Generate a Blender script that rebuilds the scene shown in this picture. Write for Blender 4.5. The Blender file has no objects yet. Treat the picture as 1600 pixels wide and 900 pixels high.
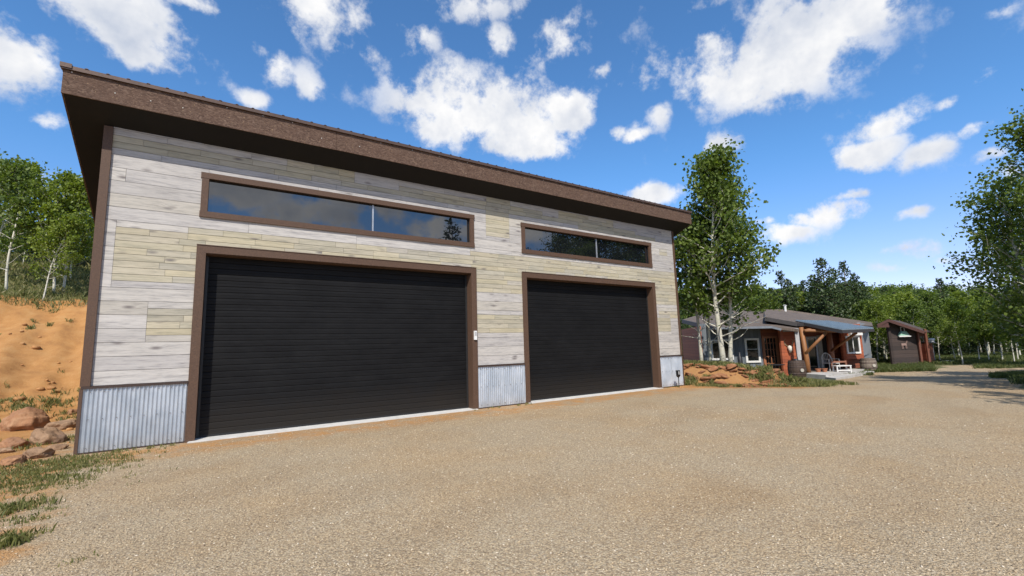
import bpy, math, random
import numpy as np
from mathutils import Vector, Matrix, noise as mnoise
R_ = math.radians
rnd = random.Random(7)
npr = np.random.default_rng(11)
sc = bpy.context.scene
col = sc.collection

# ------------------------------------------------------------ camera
CAM = np.array([0.0, 0.0, 1.75])
YAW, PIT, ROL, FPX = R_(34.04), R_(7.41), R_(-1.61), 705.4
def _rot(yaw, pitch, roll):
    cy, sy = math.cos(yaw), math.sin(yaw); cp, sp = math.cos(pitch), math.sin(pitch)
    F = np.array([sy*cp, cy*cp, sp]); R = np.array([cy, -sy, 0.0]); U = np.cross(R, F)
    cr, sr = math.cos(roll), math.sin(roll)
    return cr*R+sr*U, -sr*R+cr*U, F
RV, UV, FV = _rot(YAW, PIT, ROL)
cd = bpy.data.cameras.new('camera'); cam = bpy.data.objects.new('camera', cd); col.objects.link(cam)
cd.sensor_width = 36; cd.lens = FPX/1600*36; cd.clip_start = 0.05; cd.clip_end = 3000
M4 = Matrix(((RV[0], UV[0], -FV[0], CAM[0]), (RV[1], UV[1], -FV[1], CAM[1]), (RV[2], UV[2], -FV[2], CAM[2]), (0, 0, 0, 1)))
cam.matrix_world = M4
sc.camera = cam
# ------------------------------------------------------------ light
SAZ, SEL = R_(38), R_(47)          # sun stands behind and left of the camera
sun_to = Vector((-math.sin(SAZ)*math.cos(SEL), -math.cos(SAZ)*math.cos(SEL), math.sin(SEL)))
sl = bpy.data.lights.new('sun', 'SUN'); sl.energy = 5.0; sl.angle = R_(0.53); sl.color = (1.0, 0.945, 0.86)
so = bpy.data.objects.new('sun', sl); col.objects.link(so)
so.rotation_euler = sun_to.to_track_quat('Z', 'Y').to_euler()
sc.view_settings.view_transform = 'Standard'; sc.view_settings.look = 'None'
sc.view_settings.exposure = 0.14; sc.view_settings.gamma = 1.0; sc.view_settings.use_curve_mapping = False

def raydir(u, v): return FV + (u-800)/FPX*RV + (450-v)/FPX*UV
def at(u, v, z):                   # pixel + distance along the view axis -> world point
    return Vector(CAM + z*raydir(u, v))

# ------------------------------------------------------------ world: sky with clouds laid out by direction
W = bpy.data.worlds.new('World'); sc.world = W; W.use_nodes = True
nt = W.node_tree; nt.nodes.clear()
def N(nt, t, **k):
    n = nt.nodes.new(t)
    for a, b in k.items():
        if a == 'ins':
            for i, x in b.items():
                if isinstance(x, bpy.types.NodeSocket): nt.links.new(x, n.inputs[i])
                else: n.inputs[i].default_value = x
        else: setattr(n, a, b)
    return n
def M(nt, op, a, b=0.0, c=None, clamp=False):
    ins = {0: a, 1: b}
    if c is not None: ins[2] = c
    return N(nt, 'ShaderNodeMath', operation=op, use_clamp=clamp, ins=ins).outputs[0]
def build_world():
    L = nt.links
    sky = N(nt, 'ShaderNodeTexSky', sky_type='NISHITA', sun_disc=False, sun_elevation=SEL)
    sky.sun_rotation = math.atan2(sun_to.x, sun_to.y)
    sky.altitude = 2600; sky.air_density = 1.25; sky.dust_density = 0.4; sky.ozone_density = 3.0
    tc = N(nt, 'ShaderNodeTexCoord'); d = N(nt, 'ShaderNodeVectorMath', operation='NORMALIZE', ins={0: tc.outputs['Generated']}).outputs[0]
    # u, v, radius u, radius v, rotation, weight   (photo pixels, turned into directions here)
    B = [(20, 80, 100, 95, 0, .75), (215, 55, 125, 72, 8, 1.0), (90, 195, 42, 22, 0, .6), (250, 95, 80, 40, 10, .8),
         (430, 105, 30, 55, -25, .55), (480, 140, 32, 48, -20, .5), (400, 155, 36, 16, 0, .6), (520, 30, 130, 60, 12, .62), (640, 60, 60, 42, 0, .55),
         (700, 165, 92, 66, 0, 1.05), (800, 190, 100, 72, 0, 1.0), (880, 175, 58, 44, 0, .95), (820, 235, 70, 28, 0, .9),
         (870, 60, 60, 55, 0, .6), (960, 205, 38, 18, -10, .6), (1025, 180, 26, 30, 0, .55), (1000, 115, 60, 36, -10, .65),
         (1110, 105, 85, 62, -30, .95), (1230, 75, 170, 78, -22, 1.1), (1350, 25, 90, 40, -25, .9), (1000, 300, 80, 20, -3, .8), (1130, 226, 46, 26, 0, .9),
         (1080, 15, 60, 20, 0, .6), (1370, 195, 95, 30, -25, .72), (1340, 245, 80, 30, -22, .85), (1445, 240, 75, 24, -25, .75), (1540, 130, 60, 32, -20, .6),
         (1530, 205, 48, 17, -15, .7), (1300, 330, 82, 28, -10, .85), (1225, 368, 56, 20, -5, .75), (1420, 335, 62, 15, -5, .6), (1440, 395, 78, 24, -8, .62),
         (1580, 270, 50, 20, -10, .62), (1250, 345, 40, 16, -5, .8), (1200, 350, 30, 10, 0, .7), (1400, 390, 40, 14, -5, .7), (1480, 410, 40, 10, 0, .7), (1180, 300, 30, 10, 0, .6), (940, 100, 22, 18, 0, .7), (780, 60, 34, 30, 0, .7), (310, 10, 50, 22, 0, .7), (575, 75, 30, 26, 0, .7), (1480, 160, 40, 16, -20, .7), (1290, 10, 60, 20, 0, .8), (985, 210, 26, 14, 0, .8), (1555, 245, 40, 14, -10, .8), (1330, 305, 50, 12, -8, .9), (1390, 420, 60, 12, -3, .45), (40, 275, 60, 26, 0, .6), (740, 5, 120, 35, 0, .55), (1560, 20, 40, 16, 0, .3)]
    # out of frame: clouds over the view behind, seen in the window glass
    BW = [(178, 18, 6, 3), (170, 15.5, 7, 2.6), (163, 18, 6, 2.4), (154, 15.5, 5, 2.4), (-35, 14, 20, 7), (170, 26, 16, 7), (145, 18, 14, 6), (198, 34, 18, 8), (125, 34, 14, 8), (215, 16, 20, 6), (250, 30, 18, 8), (160, 42, 14, 5), (110, 12, 18, 4), (0, 62, 16, 12), (100, 58, 16, 10), (220, 62, 18, 10), (300, 40, 18, 10)]
    n1 = N(nt, 'ShaderNodeTexNoise', ins={'Vector': d, 'Scale': 10.0, 'Detail': 10.0, 'Roughness': 0.60, 'Lacunarity': 2.1})
    warp = N(nt, 'ShaderNodeTexNoise', ins={'Vector': d, 'Scale': 4.0, 'Detail': 3.0, 'Roughness': 0.5})
    wv = N(nt, 'ShaderNodeVectorMath', operation='SUBTRACT', ins={0: warp.outputs['Color'], 1: (0.5, 0.5, 0.5)}).outputs[0]
    dw = N(nt, 'ShaderNodeVectorMath', operation='MULTIPLY_ADD', ins={0: wv, 1: (0.07,)*3, 2: d}).outputs[0]
    acc = None
    spec = []
    for u, v, ru, rv, ro, w in B:
        c = raydir(u, v); c = c/np.linalg.norm(c)
        a = math.radians(-ro)
        p1 = raydir(u+ru*math.cos(a), v-ru*math.sin(a)); p2 = raydir(u+rv*math.sin(a), v+rv*math.cos(a))
        t1 = p1/np.linalg.norm(p1)-c; t2 = p2/np.linalg.norm(p2)-c
        spec.append((c, t1, t2, w*.72+.30))
    for az, el, ra, re in BW:
        az, el = R_(az), R_(el)
        c = np.array([math.sin(az)*math.cos(el), math.cos(az)*math.cos(el), math.sin(el)])
        t1 = np.array([math.cos(az), -math.sin(az), 0])*R_(ra); t2 = np.cross(c, t1/np.linalg.norm(t1))*R_(re)
        spec.append((c, t1, t2, .95))
    for c, t1, t2, w in spec:
        a1 = t1/np.dot(t1, t1); a2 = t2/np.dot(t2, t2)
        x = N(nt, 'ShaderNodeVectorMath', operation='DOT_PRODUCT', ins={0: dw, 1: tuple(a1)}).outputs['Value']
        y = N(nt, 'ShaderNodeVectorMath', operation='DOT_PRODUCT', ins={0: dw, 1: tuple(a2)}).outputs['Value']
        x = M(nt, 'SUBTRACT', x, float(np.dot(c, a1))); y = M(nt, 'SUBTRACT', y, float(np.dot(c, a2)))
        q = M(nt, 'MULTIPLY_ADD', y, y, M(nt, 'MULTIPLY', x, x))
        g = M(nt, 'MULTIPLY', M(nt, 'EXPONENT', M(nt, 'MULTIPLY', q, -0.75)), w)
        f = N(nt, 'ShaderNodeVectorMath', operation='DOT_PRODUCT', ins={0: d, 1: tuple(c)}).outputs['Value']
        g = M(nt, 'MULTIPLY', g, M(nt, 'GREATER_THAN', f, 0.2))
        acc = g if acc is None else M(nt, 'MAXIMUM', acc, g)
    acc = M(nt, 'MAXIMUM', acc, 0.20)
    nz = M(nt, 'SUBTRACT', n1.outputs[0], 0.5)
    den = M(nt, 'MULTIPLY_ADD', nz, 2.5, acc)
    mask = N(nt, 'ShaderNodeMapRange', interpolation_type='SMOOTHSTEP', ins={0: den, 1: 0.42, 2: 0.88, 3: 0.0, 4: 1.0}).outputs[0]
    thin = N(nt, 'ShaderNodeMapRange', interpolation_type='SMOOTHSTEP', ins={0: acc, 1: 0.12, 2: 0.75, 3: 0.30, 4: 1.0}).outputs[0]
    mask = M(nt, 'MULTIPLY', mask, thin)
    mask = M(nt, 'MULTIPLY', mask, M(nt, 'GREATER_THAN', acc, 0.06))
    # relief lighting of the cloud field: difference of the field towards the sun
    off = N(nt, 'ShaderNodeVectorMath', operation='ADD', ins={0: d, 1: tuple(np.array([-.02, -.0, .04]))}).outputs[0]
    n2a = N(nt, 'ShaderNodeTexNoise', ins={'Vector': d, 'Scale': 5.0, 'Detail': 5.0, 'Roughness': 0.55})
    n2b = N(nt, 'ShaderNodeTexNoise', ins={'Vector': off, 'Scale': 5.0, 'Detail': 5.0, 'Roughness': 0.55})
    df = M(nt, 'SUBTRACT', n2a.outputs[0], n2b.outputs[0])
    shade = M(nt, 'MULTIPLY_ADD', df, 2.6, 0.72, clamp=True)
    thick = N(nt, 'ShaderNodeMapRange', ins={0: den, 1: 0.75, 2: 1.35, 3: 0.0, 4: 0.28}).outputs[0]
    shade = M(nt, 'SUBTRACT', shade, thick, clamp=True)
    cr = N(nt, 'ShaderNodeMix', data_type='RGBA', ins={0: shade, 6: (0.45, 0.52, 0.66, 1), 7: (1.0, 0.99, 0.98, 1)}).outputs[2]
    dz = N(nt, 'ShaderNodeSeparateXYZ', ins={0: d}).outputs[2]
    low = N(nt, 'ShaderNodeMapRange', interpolation_type='SMOOTHSTEP', ins={0: dz, 1: 0.0, 2: 0.38, 3: 1.0, 4: 0.0}).outputs[0]
    tc_ = N(nt, 'ShaderNodeMix', data_type='RGBA', ins={0: low, 6: (0.80, 1.24, 1.50, 1), 7: (1.28, 1.04, 1.22, 1)}).outputs[2]
    tint = N(nt, 'ShaderNodeMix', data_type='RGBA', blend_type='MULTIPLY', ins={0: 1.0, 6: sky.outputs[0], 7: tc_}).outputs[2]
    bs = N(nt, 'ShaderNodeBackground', ins={0: tint, 1: 0.125})
    bc = N(nt, 'ShaderNodeBackground', ins={0: cr, 1: 0.95})
    mx = N(nt, 'ShaderNodeMixShader', ins={0: mask, 1: bs.outputs[0], 2: bc.outputs[0]})
    N(nt, 'ShaderNodeOutputWorld', ins={0: mx.outputs[0]})
build_world()

# ------------------------------------------------------------ helpers
def rgba(c): return (c[0], c[1], c[2], 1.0)
MATS = {}
def mat(name, build):
    if name in MATS: return MATS[name]
    m = bpy.data.materials.new(name); m.use_nodes = True
    t = m.node_tree; t.nodes.clear()
    out = t.nodes.new('ShaderNodeOutputMaterial'); b = t.nodes.new('ShaderNodeBsdfPrincipled')
    t.links.new(b.outputs[0], out.inputs[0])
    build(t, b, out); MATS[name] = m; return m
def objco(t): return N(t, 'ShaderNodeTexCoord').outputs['Object']
def geo(t): return N(t, 'ShaderNodeNewGeometry').outputs['Position']
def scaled(t, vec, s): return N(t, 'ShaderNodeVectorMath', operation='MULTIPLY', ins={0: vec, 1: s}).outputs[0]
def noise(t, vec, s, det=4, rough=.55): return N(t, 'ShaderNodeTexNoise', ins={'Vector': vec, 'Scale': s, 'Detail': det, 'Roughness': rough}).outputs[0]
def vor(t, vec, s, feature='F1'): return N(t, 'ShaderNodeTexVoronoi', feature=feature, ins={'Vector': vec, 'Scale': s})
def ramp(t, f, *st):
    r = N(t, 'ShaderNodeValToRGB', ins={0: f}); e = r.color_ramp.elements
    while len(e) < len(st): e.new(0.5)
    for i, (p, c) in enumerate(st): e[i].position = p; e[i].color = rgba(c) if len(c) == 3 else c
    return r.outputs[0]
def mix(t, f, a, b, bt='MIX'):
    return N(t, 'ShaderNodeMix', data_type='RGBA', blend_type=bt, ins={0: f, 6: a if not isinstance(a, tuple) else rgba(a), 7: b if not isinstance(b, tuple) else rgba(b)}).outputs[2]
def mr(t, v, a, b, c=0.0, d=1.0, smooth=False):
    return N(t, 'ShaderNodeMapRange', interpolation_type='SMOOTHSTEP' if smooth else 'LINEAR', ins={0: v, 1: a, 2: b, 3: c, 4: d}).outputs[0]
def bump(t, b, h, strength=.5, dist=.01):
    n = N(t, 'ShaderNodeBump', ins={'Strength': strength, 'Distance': dist, 'Height': h}); t.links.new(n.outputs[0], b.inputs['Normal'])
def setc(t, b, c):
    if isinstance(c, tuple): b.inputs['Base Color'].default_value = rgba(c)
    else: t.links.new(c, b.inputs['Base Color'])
def attr(t, name): return N(t, 'ShaderNodeAttribute', attribute_name=name)

def m_simple(name, c1, c2=None, scale=6, rough=.7, metal=0.0, stretch=(1, 1, 1), bmp=.3, spec=.5, bd=.004):
    def f(t, b, o):
        v = scaled(t, objco(t), stretch)
        n = noise(t, v, scale, 6, .6); n2 = noise(t, v, scale*5, 4, .6)
        c2_ = c2 or tuple(x*.7 for x in c1)
        c = mix(t, mr(t, M(t, 'MULTIPLY_ADD', n2, .35, M(t, 'MULTIPLY', n, .65)), .35, .65), c2_, c1)
        setc(t, b, c); b.inputs['Roughness'].default_value = rough; b.inputs['Metallic'].default_value = metal
        b.inputs['Specular IOR Level'].default_value = spec
        if bmp: bump(t, b, n2, bmp, bd)
    return mat(name, f)

class MB:
    def __init__(s): s.v = []; s.f = []; s.m = []; s.a = []
    def add(s, vs, fs, mi=0, a=None):
        o = len(s.v); s.v += [tuple(x) for x in vs]; s.f += [tuple(i+o for i in f) for f in fs]; s.m += [mi]*len(fs); s.a += [a or (0, 0, 0)]*len(fs); return s
    def box(s, x0, x1, y0, y1, z0, z1, mi=0, a=None):
        return s.add([(x0, y0, z0), (x1, y0, z0), (x1, y1, z0), (x0, y1, z0), (x0, y0, z1), (x1, y0, z1), (x1, y1, z1), (x0, y1, z1)],
                     [(0, 3, 2, 1), (4, 5, 6, 7), (0, 1, 5, 4), (1, 2, 6, 5), (2, 3, 7, 6), (3, 0, 4, 7)], mi, a)
    def bar(s, p, q, w, h, up=Vector((0, 0, 1)), mi=0):       # box beam from p to q
        p, q = Vector(p), Vector(q); d = (q-p).normalized(); x = d.cross(up)
        if x.length < 1e-4: x = d.cross(Vector((0, 1, 0)))
        x.normalize(); y = x.cross(d)
        vs = [b + x*sx*w/2 + y*sy*h/2 for b in (p, q) for sx, sy in ((-1, -1), (1, -1), (1, 1), (-1, 1))]
        return s.add(vs, [(0, 1, 2, 3), (7, 6, 5, 4), (0, 4, 5, 1), (1, 5, 6, 2), (2, 6, 7, 3), (3, 7, 4, 0)], mi)
    def tube(s, pts, rs, n=8, mi=0, cap=True):
        pts = [Vector(p) for p in pts]; o = len(s.v); k = len(pts)
        ref = Vector((1, .13, 0))
        for i, p in enumerate(pts):
            d = (pts[min(i+1, k-1)]-pts[max(i-1, 0)]).normalized()
            x = d.cross(ref); x = x.normalized() if x.length > 1e-3 else d.cross(Vector((0, 1, 0))).normalized(); y = d.cross(x)
            r = rs[i] if isinstance(rs, (list, tuple)) else rs
            for j in range(n):
                a = 2*math.pi*j/n; s.v.append(tuple(p + (x*math.cos(a)+y*math.sin(a))*r))
        for i in range(k-1):
            for j in range(n):
                s.f.append((o+i*n+j, o+i*n+(j+1) % n, o+(i+1)*n+(j+1) % n, o+(i+1)*n+j)); s.m.append(mi); s.a.append((0, 0, 0))
        if cap:
            s.f.append(tuple(o+j for j in range(n))[::-1]); s.f.append(tuple(o+(k-1)*n+j for j in range(n))); s.m += [mi, mi]; s.a += [(0, 0, 0)]*2
        return s
    def lathe(s, c, prof, n=16, mi=0):                          # profile [(r, z)]
        return s.tube([Vector(c)+Vector((0, 0, z)) for r, z in prof], [r for r, z in prof], n, mi)
    def slab(s, pts, th, mi=0):                                 # top polygon with thickness downwards
        k = len(pts); pts = [Vector(p) for p in pts]; lo = [p-Vector((0, 0, th)) for p in pts]
        return s.add(pts+lo, [tuple(range(k)), tuple(range(2*k-1, k-1, -1))]+[(i, k+i, k+(i+1) % k, (i+1) % k) for i in range(k)], mi)
    def wall(s, p, q, z0, z1, th=.12, mi=0):                    # vertical wall between plan points
        p, q = Vector((p[0], p[1], 0)), Vector((q[0], q[1], 0)); d = (q-p).normalized(); n = Vector((-d.y, d.x, 0))*th
        b = [p, q, q+n, p+n]
        return s.add([Vector((v.x, v.y, z0)) for v in b]+[Vector((v.x, v.y, z1)) for v in b], [(0, 3, 2, 1), (4, 5, 6, 7), (0, 1, 5, 4), (1, 2, 6, 5), (2, 3, 7, 6), (3, 0, 4, 7)], mi)
    def build(s, name, mats, parent=None, smooth=False, attrname=None, loc=None):
        off = Vector(OFF.get(parent.name, (0, 0, 0))) if parent else Vector(loc or (0, 0, 0))
        me = bpy.data.meshes.new(name)
        me.from_pydata([(v[0]-off.x, v[1]-off.y, v[2]-off.z) for v in s.v], [], s.f)
        for m in (mats if isinstance(mats, (list, tuple)) else [mats]): me.materials.append(m)
        me.polygons.foreach_set('material_index', s.m)
        if smooth: me.polygons.foreach_set('use_smooth', [True]*len(s.f))
        if attrname:
            at_ = me.attributes.new(attrname, 'FLOAT_VECTOR', 'FACE'); at_.data.foreach_set('vector', [x for a in s.a for x in a])
        import bmesh
        bm = bmesh.new(); bm.from_mesh(me); bmesh.ops.recalc_face_normals(bm, faces=bm.faces); bm.to_mesh(me); bm.free()
        o = bpy.data.objects.new(name, me); col.objects.link(o)
        if parent: o.parent = parent; OFF[o.name] = tuple(off)
        else: o.location = off
        return o
OFF = {}
def tag(o, label=None, cat=None, group=None, kind=None):
    if label: o['label'] = label
    if cat: o['category'] = cat
    if group: o['group'] = group
    if kind: o['kind'] = kind
    return o
def thing(name, label, cat, loc=(0, 0, 0), group=None):
    o = bpy.data.objects.new(name, None); o.empty_display_size = .2; col.objects.link(o); o.location = loc
    OFF[o.name] = tuple(loc); return tag(o, label, cat, group)
def copy_tree(o, parent=None):
    c = o.copy(); col.objects.link(c)
    if parent: c.parent = parent
    for ch in o.children: copy_tree(ch, c)
    return c
def bigmesh(name, V, F, mats, smooth=False, fattr=None, vattr=None, parent=None):
    """V (n,3) numpy, F (m,k) numpy"""
    me = bpy.data.meshes.new(name); m, k = F.shape
    me.vertices.add(len(V)); me.vertices.foreach_set('co', V.astype(np.float32).ravel())
    me.loops.add(m*k); me.loops.foreach_set('vertex_index', F.astype(np.int32).ravel())
    me.polygons.add(m); me.polygons.foreach_set('loop_start', np.arange(0, m*k, k, dtype=np.int32))
    if smooth: me.polygons.foreach_set('use_smooth', np.ones(m, dtype=bool))
    me.update(calc_edges=True)
    for d_, dom in ((fattr, 'FACE'), (vattr, 'POINT')):
        if d_:
            for nm, arr in d_.items():
                a = me.attributes.new(nm, 'FLOAT_VECTOR', dom); a.data.foreach_set('vector', arr.astype(np.float32).ravel())
    for mm in (mats if isinstance(mats, (list, tuple)) else [mats]): me.materials.append(mm)
    o = bpy.data.objects.new(name, me); col.objects.link(o)
    if parent: o.parent = parent
    return o

# ------------------------------------------------------------ terrain
def ss(a, b, x): t = np.clip((x-a)/(b-a), 0, 1); return t*t*(3-2*t)
def wob(x, y, s, seed=0.0):
    return (np.sin(x*s+seed)*np.cos(y*s*1.13+seed*2.1)+.6*np.sin(x*s*2.3+y*s*1.7+seed)+.35*np.sin(x*s*4.1-y*s*4.7+seed*3))/1.95
BY = [-999, 13.5, 16.5, 18.3, 21.1, 24, 26, 28, 39, 56, 90, 140, 300, 900]
BZ = [0, 0, .12, .5, 1.65, 3.1, 4.2, 4.75, 7.9, 10.5, 12, 12.5, 12.5, 12.5]
TA = at(1066, 598, 18.4); TB = at(1236, 604, 17.2)       # front line of the stony terrace
TD = Vector((TB.x-TA.x, TB.y-TA.y)).normalized(); TN = Vector((-TD.y, TD.x)); TL = Vector((TB.x-TA.x, TB.y-TA.y)).length
def terr_uv(x, y):
    dx, dy = x-TA.x, y-TA.y
    return dx*TD.x+dy*TD.y, dx*TN.x+dy*TN.y               # along the line, back from it
def T(x, y):
    x = np.asarray(x, float); y = np.asarray(y, float)
    h = np.interp(y+.7*wob(x, y, .35, 1.0)-.05*x, BY, BZ)*(1-ss(6, 15, x))
    h = h*(1+.04*wob(x, y, .9, 2))+(.16*wob(x*1.6, y*.25, 1.6, 6)+.07*wob(x, y, 3.1, 3))*ss(16.5, 19, y)*(1-ss(25.5, 27, y))*(1-ss(6, 15, x))
    d = x*FV[0]+y*FV[1]
    h = h-.35*ss(16, 24, d)*ss(11, 17, x)
    s, b = terr_uv(x, y)
    top = np.interp(s, [-3, 0, 2, 3.6, TL+.2, TL+1.5], [1.0, 1.0, .85, .55, .08, 0])
    h = h+top*ss(-.1, 1.5, b+.28*wob(x, y, 3.0, 4))*(1-ss(3.2, 8.5, b))*ss(-4, -1, s)
    # faint unevenness of the gravel yard
    h = h+.015*wob(x, y, .8, 3)*(1-ss(40, 60, np.hypot(x, y)))
    # keep the yard tight against the slab
    near = (1-ss(.4, 2.2, np.abs(y-11.4)))*(x > -2.5)*(x < 16.6)
    h = h*(1-near*(h < .2))
    # far rise so that the ground meets the wood
    return h
def Tz(x, y): return float(T(x, y))
def ground(u, v, zmax=80):
    r = raydir(u, v); t = 1.0
    while t < zmax:
        p = CAM+r*t
        if p[2] <= Tz(p[0], p[1]): break
        t += .05
    return Vector((p[0], p[1], Tz(p[0], p[1])))

def zones(x, y):
    """r: orange dirt, g: grass, b: greyness of the gravel"""
    d = x*FV[0]+y*FV[1]
    s, b = terr_uv(x, y)
    left = 1-ss(-2.6, -.6, x+.35*wob(x, y, 1.2, 9)+.12*(y-9))
    dirt = np.clip(left*.75*ss(2, 7, y)+ss(14.5, 16.5, y)*(x < 14), 0, 1)
    dirt = np.maximum(dirt, .55*(1-ss(.2, 1.6, np.abs(y-11.0)))*(x > -3)*(x < 17))
    dirt = np.maximum(dirt, ss(-1.9, -.5, b)*(1-ss(7, 9, b))*(s > -4)*(1-ss(TL-.2, TL+1.2, s)))
    bh = y+.7*wob(x, y, .35, 1.0)-.05*x
    grass = ss(25.8, 26.8, bh)*(x < 13)
    grass = np.maximum(grass, .75*(1-ss(-4.4, -3.2, x+.5*wob(x, y, 1.5, 5)))*(1-ss(14, 15.5, y))*ss(2, 4, y))
    # meadow right of / behind the yard
    gm = ss(31.0, 32.3, d+.8*wob(x, y, .5, 2))*(x > 14)
    pu = 800+FPX*(x*RV[0]+y*RV[1])/np.maximum(d, 1)
    wv_ = wob(x, y, .9, 3)
    gh = ss(.9, 1.6, b)*(x > 16)*(d < 34)*(1-ss(1285, 1310, pu+8*wv_))
    gh = np.maximum(gh, (x > 16)*ss(27.2, 28.4, d+.5*wv_+.012*(1400-pu))*(1-ss(1450, 1475, pu+12*wv_)))
    grass = np.maximum(grass, np.maximum(gm, gh))
    # grassy edge right
    grass = np.maximum(grass, ss(1540, 1566, pu+16*wob(x, y, .8, 8)-6*np.abs(d-20))*(d > 14)*(d < 24.5))
    grass = np.maximum(grass, ss(1560, 1580, pu+10*wv_)*(d > 27.5)*(d < 33))
    grass = np.maximum(grass, ss(70, 90, np.hypot(x, y)))
    return np.clip(dirt, 0, 1), np.clip(grass, 0, 1)

def ground_mat():
    def f(t, b, o):
        p = geo(t); a = attr(t, 'zone').outputs['Vector']; sx = N(t, 'ShaderNodeSeparateXYZ', ins={0: a})
        ps_x = N(t, 'ShaderNodeSeparateXYZ', ins={0: p}).outputs[0]; n_big = noise(t, p, .45, 5, .6); n_mid = noise(t, p, 2.2, 6, .65); n_f = noise(t, p, 24, 5, .65)
        v1 = vor(t, p, 52); v2 = vor(t, p, 120); v3 = vor(t, p, 17)
        s1 = N(t, 'ShaderNodeSeparateColor', ins={0: v1.outputs['Color']}); s2 = N(t, 'ShaderNodeSeparateColor', ins={0: v2.outputs['Color']})
        g1 = ramp(t, s1.outputs[0], (0, (.21, .15, .09)), (.3, (.43, .325, .195)), (.6, (.51, .395, .24)), (.85, (.54, .45, .31)), (1, (.62, .53, .39)))
        g2 = ramp(t, s2.outputs[1], (0, (.26, .18, .11)), (.5, (.49, .37, .225)), (1, (.58, .475, .33)))
        g = mix(t, .5, g1, g2)
        g = mix(t, mr(t, v1.outputs['Distance'], .35, .75, 0, .55), g, (.15, .115, .08))
        g = mix(t, mr(t, n_big, .42, .62, 0, .35), g, mix(t, 1.0, g, (1.05, .86, .62), 'MULTIPLY'))
        g = mix(t, mr(t, n_mid, .5, .72, 0, .4), g, mix(t, 1.0, g, (.80, .82, .86), 'MULTIPLY'))
        ps = N(t, 'ShaderNodeSeparateXYZ', ins={0: p}); al = M(t, 'ADD', M(t, 'MULTIPLY', ps.outputs[0], -.34), M(t, 'MULTIPLY', ps.outputs[1], .94))
        al = M(t, 'ADD', al, M(t, 'MULTIPLY', n_big, 2.2)); trk = M(t, 'ABSOLUTE', M(t, 'SUBTRACT', M(t, 'FRACT', M(t, 'DIVIDE', al, 1.75)), .5))
        trk = M(t, 'MULTIPLY', mr(t, trk, .12, .34, 1, 0, smooth=True), mr(t, noise(t, p, .22, 3, .5), .42, .6))
        g = mix(t, M(t, 'MULTIPLY', trk, .45), g, mix(t, 1.0, g, (.80, .76, .72), 'MULTIPLY'))
        g = mix(t, mr(t, noise(t, p, 1.1, 6, .7), .6, .7, 0, .22), g, (.48, .36, .23))
        d1 = ramp(t, n_mid, (.3, (.32, .135, .035)), (.5, (.43, .195, .052)), (.7, (.48, .25, .085)))
        d1 = mix(t, M(t, 'MULTIPLY', mr(t, ps_x, 15.5, 16.5), .45), d1, (.24, .12, .05))
        d1 = mix(t, mr(t, n_f, .55, .75, 0, .45), d1, (.55, .32, .14))
        d1 = mix(t, mr(t, v3.outputs['Distance'], .05, .20, .4, 0), d1, (.30, .16, .07))
        gr = ramp(t, n_mid, (.3, (.055, .07, .022)), (.5, (.10, .115, .04)), (.68, (.20, .17, .085)))
        gr = mix(t, mr(t, n_f, .45, .7, 0, .5), gr, (.045, .065, .02))
        edge = M(t, 'MULTIPLY_ADD', M(t, 'SUBTRACT', n_mid, .5), 1.5, 0.0)
        fd = mr(t, M(t, 'ADD', sx.outputs[0], M(t, 'MULTIPLY', edge, .9)), .25, .8, smooth=True)
        fg = mr(t, M(t, 'ADD', sx.outputs[1], edge), .38, .62, smooth=True)
        c = mix(t, M(t, 'MULTIPLY', fd, .85), g, d1); c = mix(t, M(t, 'MULTIPLY', fg, .92), c, gr)
        setc(t, b, c); b.inputs['Roughness'].default_value = .95; b.inputs['Specular IOR Level'].default_value = .2
        h = M(t, 'ADD', M(t, 'MULTIPLY', v1.outputs['Distance'], -.9), M(t, 'ADD', M(t, 'MULTIPLY', v2.outputs['Distance'], -.5), M(t, 'MULTIPLY', n_f, 1.3)))
        bump(t, b, h, .9, .014)
    return mat('ground', f)
def build_ground():
    az = np.concatenate([np.arange(-30, 96, .4), np.arange(96, 330, 3.0)])
    rr = [0.0, .6]
    while rr[-1] < 900: rr.append(rr[-1]+max(.12, rr[-1]*.016) if rr[-1] < 60 else rr[-1]*1.12)
    rr = np.array(rr); A, RR = np.meshgrid(np.radians(az), rr)
    X = RR*np.sin(A); Y = RR*np.cos(A); Z = T(X, Y)
    dz, gz = zones(X, Y)
    V = np.stack([X, Y, Z], -1).reshape(-1, 3); na = len(az); nr = len(rr)
    i, j = np.meshgrid(np.arange(nr-1), np.arange(na), indexing='ij')
    j2 = (j+1) % na
    F = np.stack([i*na+j, i*na+j2, (i+1)*na+j2, (i+1)*na+j], -1).reshape(-1, 4)
    za = np.stack([dz, gz, gz*0], -1).reshape(-1, 3)
    fz = za[F].mean(1); fy = V[F].mean(1)
    d = fy[:, 0]*FV[0]+fy[:, 1]*FV[1]
    kind = np.zeros(len(F), int)
    kind[(fz[:, 1] > .5)] = 1
    kind[(fy[:, 0] < 15) & (fy[:, 1] > 15.5) & (fz[:, 1] <= .5)] = 2
    kind[(fy[:, 0] < 15) & (fy[:, 1] > 24) & (fz[:, 1] > .5)] = 3
    m = ground_mat()
    for k, nm, lb in ((0, 'gravel_driveway', 0), (1, 'grass_ground', 0), (2, 'dirt_bank', 0), (3, 'hillside', 0)):
        Fk = F[kind == k]
        if not len(Fk): continue
        ids, inv = np.unique(Fk, return_inverse=True)
        o = bigmesh(nm, V[ids], inv.reshape(Fk.shape), m, smooth=True, vattr={'zone': za[ids]})
        o['kind'] = 'structure'
build_ground()

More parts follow.
